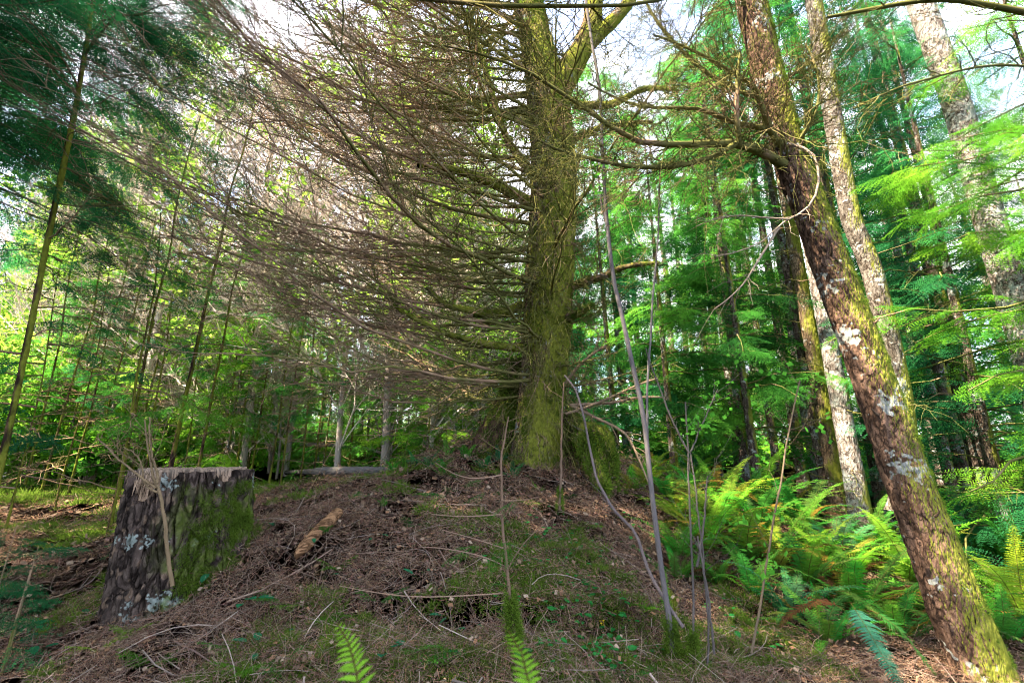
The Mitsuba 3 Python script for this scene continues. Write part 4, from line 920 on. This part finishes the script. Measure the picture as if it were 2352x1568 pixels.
# bare twiggy debris on the sunny side of the spruce foot
r = np.random.default_rng(441)
for j, (pts, px, lab) in enumerate([([(1310, 930, 6.6), (1360, 955, 6.4), (1440, 1000, 6.2), (1470, 1060, 6.0), (1490, 1110, 5.9)], 9, 'forked pale dead branch arching down from the spruce foot'), ([(1300, 950, 6.5), (1390, 918, 6.2), (1450, 890, 6.0), (1510, 868, 5.9)], 7, 'pale dead branch pointing at the tall grey stem'),
                                    ([(1310, 930, 6.6), (1400, 925, 6.3), (1470, 912, 6.1), (1520, 912, 6.0)], 8, 'lower pale dead branch with a hooked end behind the grey stem'), ([(1300, 880, 6.6), (1340, 830, 6.4), (1390, 795, 6.3)], 8, 'dead branch slanting up from the sunny side of the spruce')]):
    pr = np.array([[*Y(*c), rpx(px * (1 - .15 * k), Y(*c))] for k, c in enumerate(pts)]); C = spline(pr, 12)
    E, _, t = spawn(r, C[None, :, :3], 10, .1, 1, (.4, 1.2), 1.5, lambda pl, t, r: r.uniform(.1, .4, len(t)), 5, .0, .08); E2, _, _ = spawn(r, E, 3, .1, 1, (.4, 1), 1.5, lambda pl, t, r: pl * r.uniform(.2, .5, len(t)), 3, 0, .07)
    v, f = join([tubes(C[:, :3], C[:, 3], 7), tubes(E, [.007, .006, .005, .004, .002], 4), tubes(E2, [.004, .003, .0015], 3)]); k = numbered('dead_branch'); put(k, (v, f), 'twig_vc', True, np.tile([.19, .14, .095], (len(v), 1))); tag(k, lab, 'branch')
# boughs of trees beyond the frame that cross its top
for j, (pts, px, lab) in enumerate([([(700, -40, 2.6), (1000, 0, 2.5), (1200, 14, 2.4), (1400, 14, 2.4), (1600, -20, 2.4), (1900, -140, 2.5)], 13, 'dark bough crossing the top edge above the spruce'), ([(2700, 120, 2.6), (2480, 60, 2.6), (2352, 28, 2.6), (2210, 2, 2.6), (2050, 12, 2.7), (1900, 40, 2.8)], 20, 'thick bare bough entering at the top right corner'),
                                    ([(2500, 180, 3.2), (2300, 150, 3.1), (2100, 190, 3.1), (1960, 250, 3.2)], 6, 'thin bare bough hanging below the thick one at the top right')]):
    pr = np.array([[*Y(*c), rpx(px * (1 - .13 * k), Y(*c))] for k, c in enumerate(pts)]); C = spline(pr, 20); k = numbered('overhanging_branch')
    E, _, t = spawn(r, C[None, :, :3], 16, .2, 1, (.4, 1.0), .8, lambda pl, t, r: r.uniform(.2, .7, len(t)), 5, -.1, .05); E2, _, _ = spawn(r, E, 5, .1, 1, (.4, 1), .8, lambda pl, t, r: pl * r.uniform(.2, .5, len(t)), 3, 0, .05)
    put(k, join([tubes(C[:, :3], C[:, 3], 8), tubes(E, [.005, .0045, .0035, .003, .0015], 4), tubes(E2, [.0025, .002, .001], 3)]), 'twig_bsdf'); tag(k, lab, 'branch')


# ------------------------------------------------------------------ ferns
def frond(C, up, width, npin, r, color, droop=.35, vee=.25):
    """A pinnate frond along the curve C (k,3)."""
    k = len(C); u = np.linspace(.10, .985, npin); L = np.linalg.norm(np.diff(C, axis=0), axis=1).sum()
    p = np.stack([np.interp(u * (k - 1), np.arange(k), C[:, a]) for a in range(3)], -1)
    t = unit(np.gradient(p, axis=0)); side = unit(np.cross(t, up)); nrm = np.cross(side, t)
    prof = np.minimum(1, (u / .22) ** .7) * np.clip((1 - u) / .8, 0, 1) ** .62 + .06
    V, F, at = [], [], 0
    w = L / npin * .46
    for sg in (-1, 1):
        l = width * prof * r.uniform(.86, 1.1, npin)
        d = unit(sg * side * .95 + t * (.22 + .35 * u[:, None]) + nrm * (vee + r.normal(0, .10, (npin, 1))))
        b0 = p + t * 0; tip = b0 + d * l[:, None] - np.array([0, 0, 1.0]) * (droop * l)[:, None] * r.uniform(.5, 1.2, (npin, 1)); mid = b0 + d * (l * .5)[:, None] - np.array([0, 0, 1.0]) * (droop * .22 * l)[:, None]
        ww = (w * np.minimum(1, prof + .25))[:, None] * t
        q = np.stack([b0 - ww * .9, b0 + ww * .9, mid + ww * .8, mid - ww * .8, tip], 1)
        kk = at + np.arange(npin)[:, None] * 5
        V.append(q.reshape(-1, 3)); F.append(np.concatenate([kk + [0, 1, 2], kk + [0, 2, 3], kk + [3, 2, 4]])); at += npin * 5
    tv, tf = tubes(C, np.linspace(.004, .0012, k) * max(.6, L), 4)
    lv = np.vstack(V)
    col = np.array(color) * r.uniform(.8, 1.2); cv = np.tile(col, (len(lv), 1)) * np.repeat(r.uniform(.8, 1.2, len(lv) // 5), 5)[:, None]
    return np.vstack([lv, tv]), np.vstack(F + [tf + at]), np.vstack([cv, np.tile(np.array([.12, .10, .03]), (len(tv), 1))])


def frond_curve(b, az, el, L, bend, k=14, twist=0.0):
    s = np.linspace(0, 1, k); e = el - bend * s ** 1.3; a = az + twist * s
    d = np.stack([np.cos(a) * np.cos(e), np.sin(a) * np.cos(e), np.sin(e)], -1)
    return b + np.r_[[[0, 0, 0]], np.cumsum(d[:-1] * (L / (k - 1)), 0)]


GRN, YEL, TEAL, RUST = (.05, .235, .028), (.115, .31, .028), (.035, .20, .065), (.15, .062, .03)


def fern(label, b, n, L, seed, col=GRN, dead=2, az=None, npin=34, group=None, wid=.13, name='sword_fern', extra=()):
    r = np.random.default_rng(seed); key = numbered(name); tag(key, label, 'fern', group)
    for k in range(n + dead):
        isd = k >= n
        a = (2 * np.pi * (k + r.uniform(-.3, .3)) / max(n, 1)) if az is None else math.radians(r.uniform(*az))
        l = L * r.uniform(.7, 1.12) * (.8 if isd else 1)
        C = frond_curve(b + [r.normal(0, .02), r.normal(0, .02), -.01], a, r.uniform(.3, .95) if isd else r.uniform(.6, 1.35), l, r.uniform(1.1, 1.6) if isd else r.uniform(.9, 1.6), twist=r.normal(0, .3))
        gz = h(C[:, 0], C[:, 1]) + .015 + .02 * np.arange(len(C)) / len(C); C[:, 2] = np.maximum(C[:, 2], gz)
        c = np.array(RUST) * r.uniform(.6, 1.5) if isd else np.array([.30, .20, .035]) * r.uniform(.7, 1.1) if r.random() < .035 else np.array(col) * [r.uniform(.6, 1.9), r.uniform(.6, 1.2), r.uniform(.7, 1.3)]
        v, f, cv = frond(C, np.array([0, 0, 1.0]), wid * l * r.uniform(.85, 1.15), npin, r, c)
        put(key + '__frond' + (f'_{k:03d}' if k else ''), (v, f), 'leaf_vc', False, cv)
        if isd: labels[key + '__frond' + (f'_{k:03d}' if k else '')] = {'label': 'withered rust brown frond'}
    return key


FE = [(1655, 1215, 13, .85, YEL, 5, 'big fern with yellowing and rust fronds beside the cluster of grey stems'), (1760, 1180, 13, .95, GRN, 3, 'tall upright fern in the middle of the fern bank'), (1590, 1130, 9, .7, GRN, 3, 'fern on the upper slope just past the tall grey stem'),
      (1850, 1230, 12, .85, GRN, 4, 'spreading fern in front of the slender pale grey trunk'), (1500, 1090, 8, .6, YEL, 2, 'bright fern highest on the slope near the spruce'), (2010, 1255, 10, .8, GRN, 2, 'upright fern at the foot of the sunlit trunk'),
      (1930, 1290, 9, .7, TEAL, 3, 'dark bluish fern between the sunlit trunk and the leaning one'), (2095, 1345, 13, .85, YEL, 2, 'sunlit fern right behind the leaning trunk'), (1980, 1420, 12, .80, GRN, 8, 'low wide fern with a skirt of dead brown fronds before the leaning trunk'),
      (2350, 1330, 13, .9, GRN, 2, 'lush fern on the far side of the leaning trunk'), (2360, 1440, 12, .8, YEL, 1, 'glossy bright fern low at the frame edge past the leaning trunk'), (1700, 1110, 9, .7, GRN, 2, 'small fern at the top of the fern bank under the thin dark trunks'),
      (1800, 1130, 10, .75, GRN, 3, 'fern behind the tall upright fern'), (1450, 1130, 7, .5, YEL, 1, 'little bright fern under the arching dead branch'), (1560, 1280, 8, .55, GRN, 3, 'fern hidden low behind the cluster of grey stems'), (1930, 1190, 10, .75, GRN, 2, 'fern in front of the mossy yellow green trunk'),
      (2180, 1290, 11, .8, GRN, 2, 'shaded fern just past the leaning trunk at mid height')]
for j, (u, v, n, L, col, dead, lab) in enumerate(FE): fern(lab, hit(u, v), int(n * 1.5), L * 1.4, 1100 + j, col, dead + 1, npin=40)
for j, (u, v, L, col) in enumerate([(1560, 1190, .7, YEL), (1625, 1265, .75, YEL), (1705, 1290, .8, GRN), (1790, 1310, .8, YEL), (1850, 1350, .75, GRN), (1750, 1235, .9, GRN), (1650, 1155, .8, YEL), (1530, 1145, .6, GRN), (1880, 1300, .8, YEL), (1720, 1160, .85, GRN), (1480, 1120, .6, YEL), (1820, 1200, .9, YEL), (2060, 1300, .8, GRN), (2140, 1360, .8, YEL), (1600, 1100, .7, YEL), (1950, 1350, .8, YEL), (2260, 1300, .9, GRN), (2300, 1240, .9, YEL), (1650, 1345, .5, GRN), (1735, 1375, .55, GRN), (1820, 1425, .55, TEAL), (1900, 1480, .5, GRN), (2070, 1470, .6, GRN), (2140, 1430, .7, GRN), (1990, 1300, .7, GRN), (2320, 1480, .6, GRN), (1560, 1330, .4, GRN)]):
    fern('sword fern among others on the fern bank', hit(u, v), 11, L * 1.25, 1220 + j, col, 4, npin=36, group='sword ferns massed on the fern bank')
fern('small fern with bright tips low beside the mossy foot of the tallest grey stem', hit(1540, 1430), 5, .42, 1150, YEL, 0, (20, 120))
# small ferns round the spruce
LG = 'small ferns around the foot of the spruce'
for j, (u, v) in enumerate([(990, 1075), (1030, 1050), (950, 1070), (1070, 1055), (1110, 1080), (1015, 1095), (1145, 1060), (930, 1080), (1180, 1100), (905, 1085)]):
    fern('small green fern growing round the foot of the spruce', hit(u, v), 7, .42, 1170 + j, GRN if j % 2 else TEAL, 1, npin=22, group=LG, wid=.15, name='small_fern')
LG2 = 'little fern tufts on the mound'
for j, (u, v) in enumerate([(800, 1150), (880, 1165), (1160, 1345), (740, 1230), (690, 1130), (1240, 1130), (1010, 1190)]):
    fern('little fern tuft on the needles of the mound', hit(u, v), 4, .22, 1200 + j, GRN, 0, npin=16, group=LG2, wid=.17, name='small_fern')
# the bluish frond lying towards the camera and the blurred tips at the lower edge
r = np.random.default_rng(1300)
def one_frond(key, pts, w, col, npin=40, up=(0, 0, 1.0), droop=.3, vee=.2):
    C = spline(pts, 16); v, f, cv = frond(C, np.array(up), w, npin, r, col, droop, vee); put(key, (v, f), 'leaf_vc', False, cv)
tag('sword_fern_%03d' % used['sword_fern'], 'fern with a long bluish frond hanging down towards the bottom edge', 'fern')
kb = numbered('sword_fern')
one_frond(kb + '__frond', [Y(1955, 1385, 3.1), Y(1990, 1440, 2.95), Y(2030, 1510, 2.8), Y(2075, 1590, 2.65)], .09, (.05, .20, .12), 34)
one_frond(kb + '__frond_001', [Y(2000, 1400, 3.1), Y(2060, 1440, 3.0), Y(2110, 1500, 2.95), Y(2150, 1550, 2.9)], .08, (.05, .20, .04), 34)
one_frond(kb + '__frond_002', [Y(1940, 1400, 3.15), Y(1890, 1380, 3.2), Y(1830, 1400, 3.2), Y(1790, 1440, 3.15)], .08, RUST, 30)
kb = numbered('sword_fern'); tag(kb, 'close out of focus fern with two bright tips at the bottom edge', 'fern')
for j, (tip, base) in enumerate([(Y(774, 1430, 1.15), Y(850, 1680, .95)), (Y(1168, 1448, 1.15), Y(1250, 1690, .95))]):
    mid = (tip + base) / 2 + [0, .0, .03]
    g = np.array([base[0] * .7, base[1] - .15, h1(base[0], base[1] - .15)])
    one_frond(kb + '__frond' + (f'_{j:03d}' if j else ''), [g, base * .8 + g * .2, mid, tip], .10, (.24, .50, .04), 70, (.3, -1.0, .25), .25, .15)

# ------------------------------------------------------------------ ground cover
r = np.random.default_rng(1400)
def wedge(n, y0, y1, p=1.35, a=50):
    y = (y0 ** (1 - p) + r.random(n) * (y1 ** (1 - p) - y0 ** (1 - p))) ** (1 / (1 - p)); x = np.tan(np.radians(r.uniform(-a, a, n))) * y
    return x, y
def slope_frame(x, y):
    e = .03; nx = -(h(x + e, y) - h(x - e, y)) / (2 * e); ny = -(h(x, y + e) - h(x, y - e)) / (2 * e)
    return unit(np.stack([nx, ny, np.ones_like(nx)], -1))
def lying(n, L, rad, y0, y1, tilt, k=4, lift=.01, p=1.35, sides=3, curl=.12):
    x, y = wedge(n, y0, y1, p); N = slope_frame(x, y); d = unit(np.cross(N, r.normal(size=(n, 3)))); d = unit(d + N * np.abs(r.normal(0, tilt, (n, 1))))
    l = r.uniform(*L, n); s = np.linspace(-.5, .5, k); pos = np.stack([x, y, h(x, y) + lift], -1)
    C = pos[:, None] + d[:, None] * (s[None, :, None] * l[:, None, None]); b = unit(np.cross(N, d)); C = C + b[:, None] * (r.normal(0, curl, (n, 1)) * l[:, None] * (1 - 4 * s ** 2))[..., None]
    C[..., 2] = np.maximum(C[..., 2], h(C[..., 0], C[..., 1]) + .003)
    return C, rad * r.uniform(.6, 1.4, (n, 1)) * np.linspace(1, .5, k)[None]
def colored(C, R, sides, cols, per):
    v, f = tubes(C, R, sides); c = np.repeat(np.asarray(cols), per, 0); return v, f, c
# fine brown needles and twiglets, twigs and bleached sticks
n = 26000; C, R = lying(n, (.02, .07), .0015, 1.7, 9, .30, 2, .008); cols = np.array([.24, .135, .09]) * r.uniform(.45, 1.7, (n, 1)) * r.uniform(.9, 1.1, (n, 3))
v, f, c = colored(C, R, 3, cols, 6); put('needle_litter', (v, f), 'twig_vc', False, c); tag('needle_litter', 'brown fallen needles and twiglets covering the mound', 'litter', kind='stuff')
n = 21000; C, R = lying(n, (.06, .52), .0014, 1.7, 10, .36, 5, .014); R = R * r.choice([.5, .7, 1, 1.6], (n, 1)); tone = r.random((n, 1)); cols = (np.array([.17, .10, .07]) * (1 - tone) + np.array([.34, .26, .21]) * tone) * r.uniform(.45, 1.35, (n, 1))
v, f, c = colored(C, R, 3, cols, 15); put('fallen_twigs', (v, f), 'twig_vc', True, c); tag('fallen_twigs', 'tangle of thin dead twigs strewn over the mound', 'twigs', kind='stuff')
n = 800; C, R = lying(n, (.15, .7), .0030, 1.8, 14, .18, 6, .02); R = R * r.choice([.5, .8, 1.3, 2.0], (n, 1), p=[.4, .3, .22, .08]); cols = np.array([.33, .27, .23]) * r.uniform(.4, 1.3, (n, 1))
v, f, c = colored(C, R, 5, cols, 30); put('fallen_twigs_001', (v, f), 'twig_vc', True, c); tag('fallen_twigs_001', 'paler thicker dead twigs scattered over the forest floor', 'twigs', kind='stuff')
# fine needles in drifts, and flakes of bark and dead leaves
def litter_patch(seed, n, size, flat):
    q = np.random.default_rng(seed); p = np.c_[q.normal(0, size, (n, 2)), np.abs(q.normal(0, .006, n)) + .002]; d = unit(np.c_[q.normal(size=(n, 2)), q.normal(0, .3, n)]); s = unit(np.cross(d, np.c_[q.normal(0, .5, (n, 2)), np.ones(n)]))
    l = (q.uniform(.010, .030, (n, 1)) if not flat else q.uniform(.005, .018, (n, 1))); w = np.full((n, 1), .0011) if not flat else l * q.uniform(.3, .7, (n, 1))
    v = np.stack([p - d * l - s * w, p - d * l * .8 + s * w, p + d * l + s * w * .6, p + d * l * .9 - s * w], 1); v[:, 2, 2] += (.004 if flat else 0); k = np.arange(n)[:, None] * 4
    c = np.array([.135, .084, .057]) * q.uniform(.35, 1.8, (n, 1)) * q.uniform(.85, 1.15, (n, 3)); c = np.where(q.random((n, 1)) < .08, np.array([.30, .23, .17]), c)
    return v.reshape(-1, 3), np.concatenate([k + [0, 1, 2], k + [0, 2, 3]]), np.repeat(np.clip(c, 0, .6), 4, 0)
for k_ in range(4):
    v, f, c = litter_patch(60 + k_, 320 if k_ < 3 else 40, .11, k_ == 3); scene[f'litter_patch_{k_}'] = {'type': 'shapegroup', 'a': mikit.ply((v, f), 'twig_vc', smooth=False, color=c)}
n = 2300; x, y = wedge(n, 1.75, 9, 1.25); N = slope_frame(x, y); X = unit(np.cross(N, r.normal(size=N.shape))); sc = (r.uniform(.8, 1.3, n) * np.clip(y / 4, .8, 1.8))[:, None]
M = np.zeros((n, 4, 4)); M[:, :3, 0], M[:, :3, 1], M[:, :3, 2], M[:, :3, 3], M[:, 3, 3] = X * sc, unit(np.cross(N, X)) * sc, N * sc, np.stack([x, y, h(x, y) + .004], -1), 1
scatter('needle_drift', [f'litter_patch_{k_}' for k_ in (0, 1, 2, 3)], M, r); tag('needle_drift', 'drifts of fine reddish brown needles and bark flakes on the forest floor', 'litter', kind='stuff')
# moss on the ground: the sunny flank of the mound, the patch below the stump, the clearing's edge
x, y = wedge(34000, 1.9, 12, 1.1); pn = np.stack([x, y, 0 * x], -1)
den = meshkit.fbm(pn * 1.5, 4, 21) - .085 + .25 * np.exp(-((x - .9) / 1.1) ** 2 - ((y - 4.0) / 1.4) ** 2) + .12 * np.exp(-((x - .5) / .7) ** 2 - ((y - 2.7) / .6) ** 2) + .24 * np.exp(-((x + 1.75) / .55) ** 2 - ((y - 2.75) / .38) ** 2) + .12 * np.clip((y - 8.5) / 2, 0, 1) + .08 * np.clip((-x - 4.2) / 1, 0, 1)
k = r.random(len(x)) < np.clip((den - .50) / .16, 0, 1); x, y = x[k][:11000], y[k][:11000]
N = slope_frame(x, y); X = unit(np.cross(N, r.normal(size=N.shape))); sc = (r.uniform(.45, 1.1, len(x)) * np.clip(y / 4, .7, 2.4))[:, None]
M = np.zeros((len(x), 4, 4)); M[:, :3, 0], M[:, :3, 1], M[:, :3, 2], M[:, :3, 3], M[:, 3, 3] = X * sc, unit(np.cross(N, X)) * sc, N * sc, np.stack([x, y, h(x, y) - .004], -1), 1
scatter('ground_moss', ['moss_tuft_a', 'moss_tuft_b', 'moss_tuft_c'], M, r); tag('ground_moss', 'soft green moss over the mound and the clearing', 'moss', kind='stuff')
# herbs: trailing plants with round leaves
HG_ = 'round leaved herbs on the mound'; HG2 = 'pointed leaf seedlings on the needles'
def herb(x, y, label, group, seed, nlf, size, rnd, col):
    q = np.random.default_rng(seed); b = on(x, y); key = numbered('herb_plant'); tag(key, label, 'plant', group); V, F, Cc, at = [], [], [], 0
    for k in range(nlf):
        a = q.uniform(0, 2 * np.pi); st = b - [0, 0, .01]; hgt = q.uniform(.03, .09); out = np.array([math.cos(a), math.sin(a), 0]) * q.uniform(.02, .10)
        c = np.array([st, st + out * .4 + [0, 0, hgt * .8], st + out + [0, 0, hgt]]); tv, tf = tubes(c, [.0012, .001, .0008], 3); V.append(tv); F.append(tf + at); Cc.append(np.tile([.10, .13, .03], (len(tv), 1))); at += len(tv)
        l = size * q.uniform(.6, 1.2); tt = np.linspace(0, 2 * np.pi, 9)[:-1]; rr = l * (.5 + (.0 if rnd else .0)); ax = unit(np.array([math.cos(a), math.sin(a), q.normal(-.1, .3)])); s_ = unit(np.cross([0, 0, 1.0], ax)); nn = np.cross(ax, s_)
        wd = .95 if rnd else .5
        ring = c[2] + ax * (rr * (1 - np.cos(tt)))[:, None] + s_ * (rr * wd * np.sin(tt) * (1.15 - .25 * np.cos(tt + np.pi)))[:, None] + nn * (np.abs(np.sin(tt)) * rr * .22)[:, None]
        cen = c[2] + ax * rr; V.append(np.vstack([ring, cen])); jj = np.arange(8); F.append(np.stack([at + jj, at + (jj + 1) % 8, np.full(8, at + 8)], 1)); Cc.append(np.tile(np.array(col) * q.uniform(.7, 1.3), (9, 1))); at += 9
    put(key, (np.vstack(V), np.vstack(F)), 'leaf_vc', False, np.vstack(Cc)); return key
q = np.random.default_rng(1500); k = 0
for (u0, v0, su, sv, n) in [(1360, 1420, 70, 40, 22), (1330, 1320, 60, 35, 16), (1300, 1260, 60, 30, 12), (1400, 1510, 60, 30, 16), (1230, 1200, 90, 40, 12), (1270, 1490, 60, 40, 8), (1700, 1420, 60, 40, 8), (1450, 1200, 40, 30, 8)]:
    for _ in range(n):
        p = hit(q.normal(u0, su), min(1560, q.normal(v0, sv))); herb(p[0], p[1], 'small plant with fresh round green leaves on the mound', HG_, 1600 + k, int(q.integers(3, 7)), q.uniform(.028, .048), True, (.035, .23, .05)); k += 1
for (u, v) in [(200, 1420), (90, 1470), (70, 1510), (590, 1495), (640, 1490), (1080, 1470), (880, 1510), (740, 1340), (560, 1390), (400, 1370), (620, 1210), (715, 1255), (1040, 1430), (960, 1340), (860, 1240), (480, 1345), (1620, 1520), (1010, 1545), (300, 1380), (135, 1465)]:
    p = hit(u, v); herb(p[0], p[1], 'seedling with a few pointed teal leaves on the brown needles', HG2, 1700 + k, int(q.integers(2, 5)), q.uniform(.06, .10), False, (.03, .17, .075)); k += 1
# a cluster of yellow flowers
p = hit(1385, 1452); kf = numbered('flower_cluster'); tag(kf, 'tiny cluster of yellow flowers above the round leaves', 'flowers'); V = []
for _ in range(6):
    c = p + [q.normal(0, .018), q.normal(0, .012), .06 + q.uniform(-.01, .02)]; m = trimesh.creation.icosphere(1, .007); m.vertices *= [1, 1, .6]; V.append((np.array(m.vertices) + c, np.array(m.faces))); V.append(tubes(np.array([[c[0], c[1], p[2]], c]), [.001, .001], 3))
v, f = join(V); put(kf, (v, f), 'twig_vc', True, np.tile([.75, .55, .02], (len(v), 1)))
# fallen green hemlock sprigs on the needles, and small boughs that hang low at the left edge
SGP = 'green needle sprigs growing on the mound'
for (u, v) in [(1070, 1230), (1220, 1160), (1290, 1230), (1350, 1210), (1420, 1330), (1480, 1400), (870, 1390), (1000, 1500), (1250, 1420), (1130, 1410), (530, 1500), (220, 1500), (300, 1460), (350, 1530), (1180, 1300), (900, 1120), (1050, 1100), (1400, 1240), (945, 1215), (1010, 1140), (820, 1150), (640, 1380), (770, 1310), (1130, 1140), (690, 1395), (1090, 1290), (640, 1550), (560, 1545), (1130, 1200), (1450, 1560), (1300, 1150), (780, 1420)]:
    p = hit(u, v); key = numbered('needle_sprig'); tag(key, 'fresh green needle sprig growing out of the brown litter', 'seedling', SGP); n = 5; a = q.uniform(0, 6.3, n)
    scatter(key, NEAR('bright' if q.random() < .5 else 'green'), frames(np.tile(p + [0, 0, .015], (n, 1)), np.stack([np.cos(a), np.sin(a), q.uniform(.2, .8, n)], -1), q.uniform(.10, .22, n)), q)
for j, (u, v, y) in enumerate([(60, 1330, 3.2), (40, 1390, 3.1), (330, 1270, 3.9), (10, 1280, 3.4)]):
    p = Y(u, v, y); key = numbered('young_hemlock'); tag(key, ['feathery teal seedling low at the edge below the bent sapling', 'second feathery teal seedling nearest the corner below the bent sapling', 'tiny hemlock seedling at the side of the stump', 'thin feathery seedling standing behind the two teal ones'][j], 'seedling')
    b = on(p[0], p[1]); hh = max(.25, p[2] - b[2] + .2); c = np.array([b - [0, 0, .03], b + [.01, 0, hh * .5], b + [.03, 0, hh]]); put(key + '__stem', tubes(c, [.006, .005, .002], 6), 'twig_bsdf'); n = 16; s = q.uniform(.25, 1, n); a = q.uniform(0, 6.3, n)
    scatter(key + '__crown', NEAR('dark'), frames(b + np.stack([0 * s, 0 * s, hh * s], -1), np.stack([np.cos(a), np.sin(a), q.normal(.05, .25, n)], -1), q.uniform(.16, .30, n)), q)
print('entries', len(scene), 'triangles', sum(len(x[1]) for x in meshkit.WRITTEN.values()))
